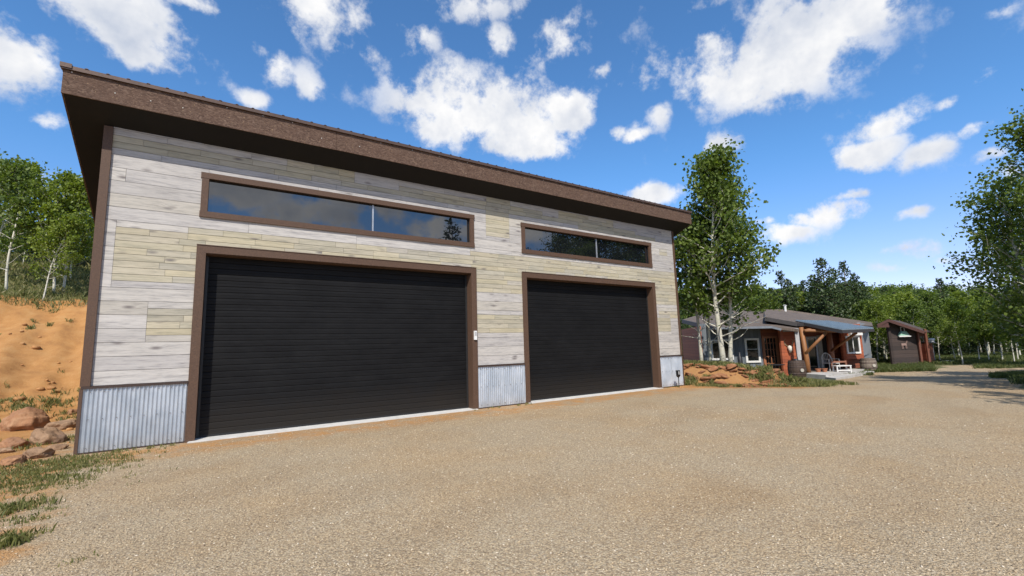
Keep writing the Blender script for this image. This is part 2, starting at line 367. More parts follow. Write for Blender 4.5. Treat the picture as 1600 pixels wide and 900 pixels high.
# ------------------------------------------------------------ materials for the garage
def siding_mat():
    def f(t, b, o):
        p = objco(t); pr = attr(t, 'pr').outputs['Vector']; s = N(t, 'ShaderNodeSeparateXYZ', ins={0: pr})
        off = N(t, 'ShaderNodeCombineXYZ', ins={0: M(t, 'MULTIPLY', s.outputs[0], 37), 1: M(t, 'MULTIPLY', s.outputs[1], 19), 2: M(t, 'MULTIPLY', s.outputs[0], 11)}).outputs[0]
        q = N(t, 'ShaderNodeVectorMath', operation='ADD', ins={0: p, 1: off}).outputs[0]
        kn = vor(t, scaled(t, q, (1.0, 0.0, 3.0)), 1.5)
        kd = kn.outputs['Distance']
        warpz = M(t, 'MULTIPLY', mr(t, kd, 0, .35, 1, 0), .055)
        sq = N(t, 'ShaderNodeSeparateXYZ', ins={0: q})
        q2 = N(t, 'ShaderNodeCombineXYZ', ins={0: M(t, 'MULTIPLY', sq.outputs[0], .9), 1: sq.outputs[1], 2: M(t, 'MULTIPLY', M(t, 'ADD', sq.outputs[2], warpz), 13)}).outputs[0]
        g1 = noise(t, q2, 1.7, 7, .68); g2 = noise(t, scaled(t, q2, (2.2, 1, 3.0)), 3.0, 4, .6)
        gg = M(t, 'MULTIPLY_ADD', g2, .4, M(t, 'MULTIPLY', g1, .6))
        wh = ramp(t, gg, (.30, (.17, .16, .15)), (.42, (.36, .34, .325)), (.50, (.49, .462, .428)), (.68, (.585, .553, .51)))
        ye = ramp(t, gg, (.30, (.20, .195, .165)), (.40, (.36, .325, .225)), (.50, (.475, .415, .28)), (.68, (.565, .50, .355)))
        ye = mix(t, mr(t, s.outputs[0], .25, 1.0, 0, .9), ye, mix(t, 1.0, ye, (.86, .90, .98), 'MULTIPLY'))
        c = mix(t, s.outputs[2], wh, ye)
        c = mix(t, mr(t, kd, .05, .20, .85, 0), c, (.15, .13, .125))
        c = mix(t, M(t, 'MULTIPLY', mr(t, s.outputs[1], 0, 1), .55), c, mix(t, 1.0, c, (.72, .72, .75), 'MULTIPLY'))
        st = noise(t, scaled(t, p, (.5, 1, .5)), 1.2, 4, .6)
        c = mix(t, mr(t, st, .45, .75, 0, .25), c, mix(t, 1.0, c, (.82, .80, .77), 'MULTIPLY'))
        setc(t, b, c); b.inputs['Roughness'].default_value = .72; b.inputs['Specular IOR Level'].default_value = .3
        bump(t, b, gg, .25, .003)
    return mat('washed_boards', f)
def brown_mat():
    def f(t, b, o):
        p = objco(t); n1 = noise(t, p, 3, 5, .6); n2 = N(t, 'ShaderNodeTexNoise', ins={'Vector': scaled(t, p, (.5, 1, 1.5)), 'Scale': 15.0, 'Detail': 6.0, 'Roughness': .62, 'Distortion': 2.6}).outputs[0]
        v = vor(t, N(t, 'ShaderNodeVectorMath', operation='ADD', ins={0: scaled(t, p, (.45, 1, 1.5)), 1: N(t, 'ShaderNodeTexNoise', ins={'Vector': p, 'Scale': 9.0}).outputs['Color']}).outputs[0], 15)
        vs = N(t, 'ShaderNodeSeparateColor', ins={0: v.outputs['Color']})
        c = ramp(t, n2, (.33, (.045, .026, .018)), (.5, (.10, .060, .042)), (.68, (.20, .135, .098)))
        c = mix(t, mr(t, n1, .4, .7, 0, .4), c, (.115, .066, .045))
        fl = M(t, 'MULTIPLY', mr(t, vs.outputs[0], .955, .965), mr(t, v.outputs['Distance'], .18, .34, 1, 0))
        c = mix(t, fl, c, (.52, .36, .19))
        setc(t, b, c); b.inputs['Roughness'].default_value = .85; b.inputs['Specular IOR Level'].default_value = .25
        bump(t, b, n2, .8, .008)
    return mat('rough_brown_board', f)
def trim_mat():
    def f(t, b, o):
        p = objco(t); n2 = noise(t, p, 40, 5, .7); n1 = noise(t, p, 2.5, 4, .6)
        c = ramp(t, n2, (.3, (.056, .029, .016)), (.6, (.100, .054, .031)), (.8, (.15, .086, .054)))
        c = mix(t, mr(t, n1, .4, .7, 0, .4), c, (.08, .041, .023))
        setc(t, b, c); b.inputs['Roughness'].default_value = .7; bump(t, b, n2, .4, .004)
    return mat('brown_trim', f)
def corr_mat():
    def f(t, b, o):
        p = objco(t); n1 = noise(t, scaled(t, p, (1.2, 1, .8)), 2.2, 5, .6); n2 = noise(t, p, 30, 4, .6); st = noise(t, scaled(t, p, (9, 1, .6)), 2, 4, .6)
        c = mix(t, mr(t, n1, .35, .68), (.42, .47, .52), (.60, .64, .68))
        c = mix(t, mr(t, st, .6, .78, 0, .5), c, (.30, .28, .26)); c = mix(t, mr(t, n2, .62, .75, 0, .25), c, (.75, .77, .8))
        dz = N(t, 'ShaderNodeSeparateXYZ', ins={0: p}).outputs[2]
        c = mix(t, M(t, 'MULTIPLY', mr(t, M(t, 'MULTIPLY_ADD', n1, .35, dz), .12, .42, 1, 0), .45), c, (.36, .29, .22))
        setc(t, b, c); b.inputs['Metallic'].default_value = .55; b.inputs['Roughness'].default_value = .42
    return mat('galvanised_corrugated', f)
def door_mat():
    def f(t, b, o):
        p = objco(t); n1 = noise(t, scaled(t, p, (.7, 1, 1.5)), 2, 5, .65); n2 = noise(t, scaled(t, p, (1, 1, 14)), 5, 4, .6)
        c = mix(t, mr(t, n1, .35, .7), (.0055, .0055, .006), (.010, .010, .0105)); c = mix(t, mr(t, n2, .5, .75, 0, .4), c, (.016, .0155, .015)); zz = N(t, 'ShaderNodeSeparateXYZ', ins={0: p}).outputs[2]; c = mix(t, M(t, 'MULTIPLY', mr(t, M(t, 'MULTIPLY_ADD', n1, .9, zz), .35, 1.3, 1, 0), .5), c, (.040, .032, .024))
        setc(t, b, c); b.inputs['Roughness'].default_value = .6; b.inputs['Specular IOR Level'].default_value = .16; bump(t, b, n2, .15, .003)
    return mat('black_door', f)
def glass_mat():
    def f(t, b, o):
        n = noise(t, objco(t), .9, 3, .5)
        setc(t, b, (.006, .007, .009)); b.inputs['Roughness'].default_value = .015; b.inputs['IOR'].default_value = 1.9
        b.inputs['Specular IOR Level'].default_value = .75; bump(t, b, n, .05, .02)
    return mat('window_glass', f)
def soffit_mat(): return m_simple('dark_soffit', (.007, .005, .004), (.004, .003, .0025), 5, .85)
concrete = m_simple('concrete', (.62, .60, .56), (.45, .43, .40), 5, .85, bmp=.3)

# ------------------------------------------------------------ garage
D = 11.657
GX0, GX1, GZ = -1.93, 16.15, 6.42
YW = D+.03                       # face of the wall core; boards stand proud of it
def build_garage():
    g = thing('garage', 'large two-door garage clad in whitewashed and yellowish boards with brown fascia', 'garage', (7.1, D+4, 0))
    trim = trim_mat(); SL = .42; BACK = 20.5
    def roofz(y): return 6.66-(y-(D-.6))*SL        # underside of the roof
    # walls core: front with openings
    doors = [(-.283, 6.577), (8.259, 14.742)]; DZ = 4.116; TW = .17
    wins = [(-.265, 6.527), (8.294, 14.665)]; WZ0, WZ1 = 4.742, 5.746; WT = .13
    w = MB()
    ops = [(a+TW-.02, b-TW+.02, -.2, DZ-TW+.02) for a, b in doors]+[(a+WT-.02, b-WT+.02, WZ0+WT-.02, WZ1-WT+.02) for a, b in wins]
    xs = sorted({GX0+.02, GX1-.02}|{o[0] for o in ops}|{o[1] for o in ops}); zs = sorted({-.2, roofz(YW)}|{o[2] for o in ops}|{o[3] for o in ops})
    for i in range(len(xs)-1):
        for k in range(len(zs)-1):
            xm, zm = (xs[i]+xs[i+1])/2, (zs[k]+zs[k+1])/2
            if any(o[0] < xm < o[1] and o[2] < zm < o[3] for o in ops): continue
            w.box(xs[i], xs[i+1], YW, YW+.30, zs[k], zs[k+1])
    for x0, x1 in ((GX0+.02, GX0+.2), (GX1-.2, GX1-.02)):
        z0, z1 = roofz(YW+.3), roofz(BACK)
        w.add([(x0, YW+.3, -.2), (x1, YW+.3, -.2), (x1, BACK, -.2), (x0, BACK, -.2), (x0, YW+.3, z0), (x1, YW+.3, z0), (x1, BACK, z1), (x0, BACK, z1)],
              [(0, 3, 2, 1), (4, 5, 6, 7), (0, 1, 5, 4), (1, 2, 6, 5), (2, 3, 7, 6), (3, 0, 4, 7)])
    w.box(GX0+.2, GX1-.2, BACK-.2, BACK, -.2, roofz(BACK))
    w.box(GX0+.2, GX1-.2, YW+.3, BACK-.2, -.2, -.05)
    w.build('wall', m_simple('wall_core', (.12, .11, .10), (.07, .06, .055), 6, .9), g)
    # boards
    Y = [(-1.62, -.1, 3.28, 4.38), (-.45, 6.9, 4.12, 4.42), (6.4, 16.1, 4.12, 4.56), (-1.03, 0, 2.14, 2.68), (6.4, 8.4, 3.36, 4.56), (6.4, 8.4, 2.18, 2.76),
         (6.97, 7.83, 5.18, 6.0), (14.6, 16.1, 3.22, 4.56), (14.8, 15.6, 2.15, 2.68), (14.9, 16.1, 2.68, 2.95), (-1.8, 2.4, 6.02, 6.2), (-.2, 5.0, 5.92, 6.08), (1.4, 3.0, 6.14, 6.45), (4.2, 9.2, 6.02, 6.3), (2.6, 6.2, 5.98, 6.14),
         (8.8, 13.8, 5.96, 6.16), (10.8, 15.0, 5.86, 5.98), (7.0, 7.9, 6.1, 6.5), (9.9, 12.6, 6.14, 6.4), (15.2, 15.7, 5.3, 5.6)]
    def isy(x, z): return any(a < x < b and c < z < d for a, b, c, d in Y)
    hole = [(a+.15, b-.15, -.1, DZ-.15) for a, b in doors]+[(a+.12, b-.12, WZ0+.12, WZ1-.12) for a, b in wins]
    H = .1355; b = MB(); X0, X1 = -1.80, 16.09; z = 1.235; top = GZ+.02; k = 0
    brk0 = {X0, X1}
    def plank(x0, x1, z0, z1, ty, lmin, lmax):
        x = x0-(rnd.random()*lmin if x0 == X0 else 0); first = True
        while x < x1-1e-4:
            e = x+rnd.uniform(lmin, lmax)
            if x1-e < lmin*.4: e = x1
            e = min(e, x1); s = max(x, x0); r = (rnd.random(), rnd.random(), min(1, max(0, (rnd.uniform(.75, 1.0) if rnd.random() < .92 else .45) if ty else (rnd.uniform(0, .12) if rnd.random() < .92 else .3))))
            if e-s > .05:
                g_ = .0038; pr = .018+rnd.random()*.004
                b.box(s+g_*.6, e-g_*.6, D-pr+.018, YW-.002, z0+g_, z1-g_, 0, r)
            x = e
    while z < top:
        rows = [(z, min(z+H, top)), (z+H, min(z+2*H, top))]
        rows = [r for r in rows if r[1]-r[0] > .02]
        bk = set(brk0)
        for a, c, d_, e in hole:
            if d_ < rows[-1][1] and e > z: bk |= {a, c}
        for a, c, d_, e in Y:
            if d_ < rows[-1][1] and e > z: bk |= {max(a, X0), min(c, X1)}
        bk = sorted(x for x in bk if X0 <= x <= X1)
        segs = []
        for i in range(len(bk)-1):
            xm = (bk[i]+bk[i+1])/2; ty = []
            for (a, c) in rows:
                if any(h[0] < xm < h[1] and h[2] < c and h[3] > a for h in hole): ty.append(-1)
                else: ty.append(1 if isy(xm, (a+c)/2) else 0)
            if segs and segs[-1][2] == ty: segs[-1][1] = bk[i+1]
            else: segs.append([bk[i], bk[i+1], ty])
        for a, c, ty in segs:
            if all(q == 0 for q in ty): plank(a, c, rows[0][0], rows[-1][1], 0, 1.6, 3.2)
            else:
                for (r0, r1), q in zip(rows, ty):
                    if q >= 0: plank(a, c, r0, r1, q, (.5 if q else 1.2), (1.3 if q else 2.4))
        z += 2*H
    bo = b.build('siding', siding_mat(), g, attrname='pr')
    # corrugated wainscot
    for x0, x1 in ((GX0+.055, doors[0][0]), (doors[0][1], doors[1][0]), (doors[1][1], GX1-.05)):
        c = MB(); n = int((x1-x0)/.068*8); v = []
        for i in range(n+1):
            x = x0+(x1-x0)*i/n; y = D-.022-.011*math.cos((x-x0)/.068*2*math.pi)
            if .49 < i/n < .505: y += .006
            v += [(x, y, .03), (x, y, 1.185)]
        for i in range(n+1):
            x = x0+(x1-x0)*i/n; v += [(x, YW-.003, .03), (x, YW-.003, 1.185)]
        m_ = 2*(n+1)
        fs = [(2*i, 2*i+2, 2*i+3, 2*i+1) for i in range(n)]+[(2*i+1, 2*i+3, m_+2*i+3, m_+2*i+1) for i in range(n)]
        c.add(v, fs)
        for zz in (.10, .62, 1.12):
            xx = x0+.034+.068
            while xx < x1-.05: c.tube([(xx, D-.040, zz), (xx, D-.030, zz)], .009, 6, 1); xx += .204
        c.build('corrugated_panel', [corr_mat(), m_simple('screw_grey', (.16, .15, .14), None, 5, .5)], g, smooth=False)
        t = MB(); t.box(x0-(.04 if x0 < 0 else -.002), x1-.002, D-.055, YW-.004, 1.187, 1.232)
        t.build('wainscot_cap', m_simple('dark_brown_flashing', (.05, .028, .02), None, 8, .6), g)
        t = MB(); t.box(x0, x1, D-.03, YW-.005, -.02, .028); t.build('base_flashing', m_simple('dark_brown_flashing', (.05, .028, .02)), g)
    # corner posts
    for x0, x1, xb0, xb1 in ((GX0, -1.785, GX0, GX0+.052), (16.075, GX1+.01, GX1-.047, GX1+.01)):
        t = MB(); t.box(x0, x1, D-.045, YW+.28, 1.234, roofz(YW)-.002); t.box(xb0, xb1, D-.052, YW+.27, -.05, 1.185); t.build('corner_trim', trim, g)
    # door frames, slabs, doors
    for (a, c) in doors:
        f = MB(); yo, yi = D-.042, YW+.30+.004
        f.box(a, a+TW, yo, YW-.001, -.03, DZ-TW); f.box(c-TW, c, yo, YW-.001, -.03, DZ-TW); f.box(a, c, yo, YW-.001, DZ-TW+.001, DZ)
        f.box(a+TW-.02, a+TW+.005, YW, yi, -.03, DZ-TW-.02); f.box(c-TW-.005, c-TW+.02, YW, yi, -.03, DZ-TW-.02); f.box(a+TW, c-TW, YW, yi, DZ-TW-.015, DZ-TW+.021)
        f.box(a-.004, c+.004, yo-.012, yo-.001, DZ-.002, DZ+.012)
        f.build('door_frame', trim, g)
        d = MB(); n = 29; z0 = .045; hz = (DZ-TW-.01-z0)/n; ya = YW+.235; v = []; xa, xb = a+TW+.012, c-TW-.012
        prof = []
        for i in range(n):
            zb = z0+i*hz; dy = .004*rnd.random() if i % 4 == 0 else 0
            prof += [(zb+.001, ya+.004), (zb+.006, ya-.006), (zb+.016, ya-.009), (zb+hz*.5-.004, ya-.010+dy), (zb+hz*.5, ya-.0065+dy), (zb+hz*.5+.006, ya-.010+dy), (zb+hz-.012, ya-.008), (zb+hz-.004, ya-.002)]
        for zz, yy in prof: v += [(xa, yy, zz), (xb, yy, zz)]
        d.add(v, [(2*i, 2*i+1, 2*i+3, 2*i+2) for i in range(len(prof)-1)])
        d.box(xa, xb, ya+.014, ya+.05, z0, DZ-TW-.01)
        o = d.build('garage_door', door_mat(), g)
        s = MB(); s.box(xa+.002, xb-.002, ya-.022, ya-.008, .022, .07); s.build('bottom_seal', m_simple('rubber', (.012, .012, .012), None, 5, .7), o)
        for xx in (xa, xb-.05):
            s = MB(); s.box(xx, xx+.05, ya-.035, ya-.016, .03, DZ-TW-.012); s.build('guide_rail', m_simple('rail_black', (.02, .02, .02), None, 5, .5), g)
        s = MB(); s.add([(a+TW-.01, YW+.3, .028), (c-TW+.01, YW+.3, .028), (c-TW+.12, D-.14, .018), (a+TW-.12, D-.14, .018), (a+TW-.01, YW+.3, -.1), (c-TW+.01, YW+.3, -.1), (c-TW+.12, D-.14, -.1), (a+TW-.12, D-.14, -.1)],
                        [(3, 2, 1, 0), (4, 5, 6, 7), (3, 7, 6, 2), (2, 6, 5, 1), (1, 5, 4, 0), (0, 4, 7, 3)])
        s.build('door_sill', concrete, g)
    # windows
    for wi, (a, c) in enumerate(wins):
        f = MB(); yo = D-.040; z0, z1 = WZ0, WZ1
        f.box(a, a+WT, yo, YW-.001, z0+WT, z1-WT); f.box(c-WT, c, yo, YW-.001, z0+WT, z1-WT); f.box(a-.02, c+.02, yo-.006, YW-.001, z1-WT+.001, z1); f.box(a-.01, c+.01, yo-.003, YW-.001, z0, z0+WT-.001)
        fo = f.build('window_frame', trim, g)
        l = MB(); q = .022
        xa, xb, za, zb = a+WT-.015, c-WT+.015, z0+WT-.015, z1-WT+.015
        l.box(xa, xa+q, YW+.02, YW+.07, za, zb); l.box(xb-q, xb, YW+.02, YW+.07, za, zb); l.box(xa+q, xb-q, YW+.02, YW+.07, za, za+q); l.box(xa+q, xb-q, YW+.02, YW+.07, zb-q, zb)
        l.build('window_liner', m_simple('liner_black', (.015, .015, .016), None, 5, .5), fo)
        xm = a+(c-a)*.555 if wi == 0 else a+(c-a)*.535
        m_ = MB(); m_.box(xm-.018, xm+.018, YW+.012, YW+.068, za+q+.001, zb-q-.001); m_.build('mullion', m_simple('aluminium', (.55, .56, .57), None, 5, .4, .6), fo)
        for p0, p1 in ((xa+q, xm-.018), (xm+.018, xb-q)):
            gl = MB(); gl.box(p0+.001, p1-.001, YW+.035, YW+.045, za+q+.001, zb-q-.001); gl.build('pane', glass_mat(), fo)
    # roof: single pitch falling to the back
    ya, yb = D-.6, BACK+.4; xa, xb = -2.47, 16.66
    r = MB(); TH = .36
    def zt(y): return roofz(y)+TH
    r.add([(xa+.03, ya+.03, roofz(ya+.03)), (xb-.03, ya+.03, roofz(ya+.03)), (xb-.03, yb, roofz(yb)), (xa+.03, yb, roofz(yb)), (xa+.03, ya+.03, zt(ya+.03)+.1), (xb-.03, ya+.03, zt(ya+.03)+.1), (xb-.03, yb, zt(yb)+.1), (xa+.03, yb, zt(yb)+.1)],
          [(0, 3, 2, 1), (4, 5, 6, 7), (0, 1, 5, 4), (1, 2, 6, 5), (2, 3, 7, 6), (3, 0, 4, 7)])
    ro = r.build('roof', soffit_mat(), g)
    fx = [xa, xa+4.87, xa+9.75, xa+14.6, xb]
    for i in range(4):
        f = MB(); f.box(fx[i]+(.003 if i else 0), fx[i+1]-(.003 if i < 3 else 0), ya, ya+.028, 6.645+.003*(i % 2), 7.165); f.build('fascia', brown_mat(), ro)
    for x in (xa, xb-.028):
        f = MB(); f.add([(x, ya+.03, roofz(ya)-.01), (x+.028, ya+.03, roofz(ya)-.01), (x+.028, yb, roofz(yb)-.01), (x, yb, roofz(yb)-.01), (x, ya+.03, zt(ya)+.12), (x+.028, ya+.03, zt(ya)+.12), (x+.028, yb, zt(yb)+.12), (x, yb, zt(yb)+.12)],
                        [(0, 3, 2, 1), (4, 5, 6, 7), (0, 1, 5, 4), (1, 2, 6, 5), (2, 3, 7, 6), (3, 0, 4, 7)]); f.build('rake_board', brown_mat(), ro)
    mt = MB(); xi = xa-.03; z_e = 7.185
    def zm(y): return z_e-(y-ya)*SL
    mt.add([(xi, ya-.04, zm(ya)-.012), (xb+.03, ya-.04, zm(ya)-.012), (xb+.03, yb, zm(yb)-.012), (xi, yb, zm(yb)-.012), (xi, ya-.04, zm(ya)+.004), (xb+.03, ya-.04, zm(ya)+.004), (xb+.03, yb, zm(yb)+.004), (xi, yb, zm(yb)+.004)],
           [(0, 3, 2, 1), (4, 5, 6, 7), (0, 1, 5, 4), (1, 2, 6, 5), (2, 3, 7, 6), (3, 0, 4, 7)])
    mt.box(xi, xb+.03, ya-.044, ya-.002, z_e-.075, z_e-.012)
    x = xi+.05
    while x < xb:
        mt.add([(x-.03, ya-.05, zm(ya)+.005), (x+.03, ya-.05, zm(ya)+.005), (x+.012, ya-.05, zm(ya)+.018), (x-.012, ya-.05, zm(ya)+.018), (x-.03, yb, zm(yb)+.005), (x+.03, yb, zm(yb)+.005), (x+.012, yb, zm(yb)+.018), (x-.012, yb, zm(yb)+.018)],
               [(0, 1, 2, 3), (7, 6, 5, 4), (0, 4, 5, 1), (1, 5, 6, 2), (2, 6, 7, 3), (3, 7, 4, 0)]); x += .3048
    mt.build('metal_roofing', m_simple('brown_steel', (.115, .07, .05), (.08, .05, .035), 4, .45, .3), ro)
    cp = MB(); cp.box(xi-.012, xi+.15, ya-.06, ya+.1, z_e-.05, z_e+.035); cp.build('end_cap', m_simple('brown_steel', (.115, .07, .05)), ro)
    # bright nail heads on the fascia
    nm = m_simple('bright_nail', (.7, .66, .58), None, 5, .4); x = xa+.12; me = None
    while x < xb:
        zz = 7.085 if rnd.random() < .8 else 6.86
        if me is None: nh = MB(); nh.tube([(x, ya-.006, zz), (x, ya+.001, zz)], .010, 6); n0 = nh.build('nail_head', nm, ro); me = n0.data; bx_, bz_ = x, zz
        else: o = bpy.data.objects.new('nail_head', me); col.objects.link(o); o.parent = ro; o.location = (x-bx_, 0, zz-bz_)
        x += rnd.uniform(.5, .9)
    # keypad on right jamb of the first door
    k = MB(); k.box(6.577-.125, 6.577-.035, D-.085, D-.046, 1.98, 2.24)
    ko = k.build('keypad', m_simple('white_plastic', (.75, .75, .72), (.65, .65, .62), 5, .4), g)
    k2 = MB(); k2.box(6.577-.112, 6.577-.048, D-.09, D-.0855, 2.10, 2.21); k2.build('keypad_buttons', m_simple('grey_plastic', (.45, .45, .45), None, 5, .4), ko)
build_garage()

# ------------------------------------------------------------ solar stake light
def stake():
    p = at(1060.5, 606, 14.8); x, y = 15.30, 11.26; z = Tz(x, y)
    s = thing('path_light', 'small black stake light standing in gravel beside the right corner of the garage', 'garden light', (x, y, z))
    black = m_simple('black_plastic', (.012, .012, .013), None, 5, .4)
    m = MB(); m.tube([(x, y, z-.05), (x, y, z+.40)], .014, 8); m.build('stake', black, s)
    m = MB(); m.box(x-.075, x+.075, y-.04, y+.04, z+.45, z+.66); m.add([(x-.075, y-.04, z+.449), (x+.075, y-.04, z+.449), (x+.075, y+.04, z+.449), (x-.075, y+.04, z+.449), (x-.02, y-.02, z+.38), (x+.02, y-.02, z+.38), (x+.02, y+.02, z+.38), (x-.02, y+.02, z+.38)], [(0, 1, 2, 3), (7, 6, 5, 4), (0, 4, 5, 1), (1, 5, 6, 2), (2, 6, 7, 3), (3, 7, 4, 0)])
    h = m.build('lamp_head', black, s)
    m = MB(); m.box(x-.03, x+.03, y-.044, y-.0405, z+.50, z+.62); m.build('lens', m_simple('lens_grey', (.5, .5, .5), None, 5, .2), h)
stake()

# ------------------------------------------------------------ rocks
def rock_mesh(name, m, seed, flat=.6, sub=3, rough=.28):
    import bmesh
    bm = bmesh.new(); bmesh.ops.create_icosphere(bm, subdivisions=sub, radius=1)
    cuts = []
    r = random.Random(seed)
    for _ in range(7):
        n = Vector((r.gauss(0, 1), r.gauss(0, 1), r.gauss(0, 1))).normalized(); cuts.append((n, r.uniform(.55, .85)))
    for v in bm.verts:
        c = v.co.copy()
        for n, d in cuts:
            e = c.dot(n)-d
            if e > 0: c -= n*e*.85
        c *= 1+rough*.5*mnoise.noise(v.co*1.4+Vector((seed*3.1, 0, 0)))+rough*.15*mnoise.noise(v.co*4+Vector((seed, 5, 0)))
        c.z *= flat; v.co = c
    me = bpy.data.meshes.new(name); bm.to_mesh(me); bm.free()
    me.polygons.foreach_set('use_smooth', [True]*len(me.polygons)); me.materials.append(m); return me
def rock_mat(name, a, b_, c_):
    def f(t, b, o):
        p = geo(t); n1 = noise(t, p, 2.6, 6, .62); n2 = noise(t, p, 22, 5, .65)
        c = ramp(t, n1, (.32, c_), (.5, a), (.68, b_)); c = mix(t, mr(t, n2, .45, .7, 0, .45), c, tuple(x*.62 for x in a))
        setc(t, b, c); b.inputs['Roughness'].default_value = .9; b.inputs['Specular IOR Level'].default_value = .25
        bump(t, b, M(t, 'ADD', n2, M(t, 'MULTIPLY', n1, 2)), .8, .03)
    return mat(name, f)
rk_or = rock_mat('orange_rock', (.32, .16, .08), (.38, .22, .12), (.22, .12, .07))
rk_gr = rock_mat('tan_rock', (.27, .165, .095), (.34, .22, .135), (.19, .12, .08))
rk_red = rock_mat('red_sandstone', (.27, .12, .055), (.38, .22, .12), (.13, .065, .04))
def place_rock(name, me, p, s, rz, label, cat='rock', group=None, tilt=(0, 0)):
    o = bpy.data.objects.new(name, me); col.objects.link(o); o.location = p; o.scale = s; o.rotation_euler = (tilt[0], tilt[1], rz)
    tag(o, label, cat, group); return o
def rocks():
    L = [(46, 650, 36, 'largest rounded orange boulder at the foot of the orange bank', rk_or, .8), (72, 676, 30, 'brown boulder with a dark shaded end, just below the largest orange boulder', rk_gr, .75),
         (98, 655, 26, 'low tan boulder right of the largest orange boulder, nearest the garage wall', rk_gr, .6), (20, 684, 28, 'flat orange boulder at the left edge below the grass tuft', rk_or, .5),
         (60, 700, 27, 'tan boulder half sunk in grass below the brown boulder', rk_gr, .55), (22, 712, 24, 'pinkish boulder half sunk in the grass at the left edge', rk_or, .5),
         (88, 694, 16, 'small grey-tan stone right of the sunken tan boulder', rk_gr, .6), (6, 698, 18, 'grey flat stone cut by the left edge of the picture', rk_gr, .45), (112, 640, 11, 'small stone beside the bottom of the bank near the garage corner', rk_or, .6)]
    for i, (u, v, r, lb, m, fl) in enumerate(L):
        p = ground(u, v+r*.55); z = (p-Vector(CAM)).dot(Vector(FV)); s = r*z/FPX*.84
        place_rock('boulder', rock_mesh('boulder', m, 20+i, fl, 5, .5), p+Vector((0, 0, s*fl*.28)), (s, s*.8, s), rnd.uniform(0, 3), lb, 'boulder', 'boulders at the foot of the bank left of the garage')
    ms = [rock_mesh('flat_stone', rk_red, 60+i, .38, 2, .7) for i in range(5)]
    r = random.Random(3); n = 0
    while n < 115:
        s = r.uniform(-.6, TL+.3); top = np.interp(s, [-1, 2, 3.6, TL+.4], [1, 1, .75, .12]); b = r.uniform(-.35, 1.35)
        if r.random() > top+.2: continue
        x = TA.x+TD.x*s+TN.x*b; y = TA.y+TD.y*s+TN.y*b
        if x < 16.9: continue
        z = Tz(x, y); q = r.choice((.06, .09, .13, .17, .24))*r.uniform(.8, 1.2)*(.6+.5*top)
        place_rock('flat_stone', ms[n % 5], (x, y, z+q*.12), (q*1.2, q*.9, q*.95), math.atan2(TD.y, TD.x)+r.uniform(-.5, .5), 'flat reddish sandstone slab in the rubble bank between garage and house', 'stone', 'sandstone slabs of the rubble bank', (r.uniform(-.5, .5), r.uniform(-.35, .35))); n += 1
    # scattered stones on the orange bank (left)
    mt = [rock_mesh('small_stone', rock_mat('bank_clod', (.42, .21, .08), (.50, .30, .14), (.32, .15, .06)), 90+i, .6, 2) for i in range(3)]
    for i in range(48):
        u = r.uniform(0, 130); v = r.uniform(590, 700) if i < 34 else r.uniform(475, 600)
        p = ground(u, v); q = r.choice((.025, .04, .06, .11))*r.uniform(.7, 1.2)
        place_rock('small_stone', mt[i % 3], p+Vector((0, 0, q*.2)), (q, q, q), r.uniform(0, 3), 'small loose orange stone lying on the dirt left of the garage', 'stone', 'loose stones on the dirt bank')
rocks()

# ------------------------------------------------------------ foliage
def leaf_mat(name, cols, trans=.35, dead=None):
    def f(t, b, o):
        a = attr(t, 'lr').outputs['Vector']; s = N(t, 'ShaderNodeSeparateXYZ', ins={0: a})
        oi = N(t, 'ShaderNodeObjectInfo').outputs['Random']
        v = M(t, 'ADD', M(t, 'MULTIPLY', s.outputs[0], .75), M(t, 'MULTIPLY', oi, .25))
        c = ramp(t, v, (0, cols[0]), (.5, cols[1]), (1, cols[2]))
        setc(t, b, c); b.inputs['Roughness'].default_value = .5; b.inputs['Specular IOR Level'].default_value = .35
        tr = N(t, 'ShaderNodeBsdfTranslucent', ins={0: mix(t, 1.0, c, (1.25, 1.35, .55), 'MULTIPLY')})
        mx = N(t, 'ShaderNodeMixShader', ins={0: trans, 1: b.outputs[0], 2: tr.outputs[0]})
        t.links.new(mx.outputs[0], o.inputs[0])
    return mat(name, f)
LEAF_A = leaf_mat('aspen_leaves', ((.05, .085, .014), (.10, .145, .024), (.18, .235, .045)), .38)
LEAF_L = leaf_mat('aspen_leaves_light', ((.09, .13, .016), (.16, .21, .028), (.26, .31, .055)), .42)
LEAF_D = leaf_mat('dark_leaves', ((.026, .050, .012), (.052, .082, .018), (.09, .125, .03)), .3)
NEEDLE = leaf_mat('needles', ((.026, .048, .017), (.048, .076, .024), (.085, .120, .035)), .15)
GRASS = leaf_mat('grass_blades', ((.085, .105, .03), (.17, .175, .055), (.36, .29, .15)), .3)
GRASS_D = leaf_mat('grass_blades_dark', ((.05, .08, .02), (.09, .115, .03), (.18, .17, .07)), .3)
def bark_mat():
    def f(t, b, o):
        p = objco(t); n = noise(t, scaled(t, p, (1, 1, 3.5)), 5, 5, .6); n2 = noise(t, p, 3, 3, .5)
        c = mix(t, mr(t, n, .58, .66), (.56, .53, .44), (.09, .08, .065)); c = mix(t, mr(t, n2, .4, .7, 0, .45), c, (.40, .39, .27))
        setc(t, b, c); b.inputs['Roughness'].default_value = .8; bump(t, b, n, .3, .01)
    return mat('aspen_bark', f)
BARK = bark_mat(); BARKD = m_simple('pine_bark', (.11, .08, .055), (.05, .038, .028), 8, .9, bmp=.8, bd=.02)

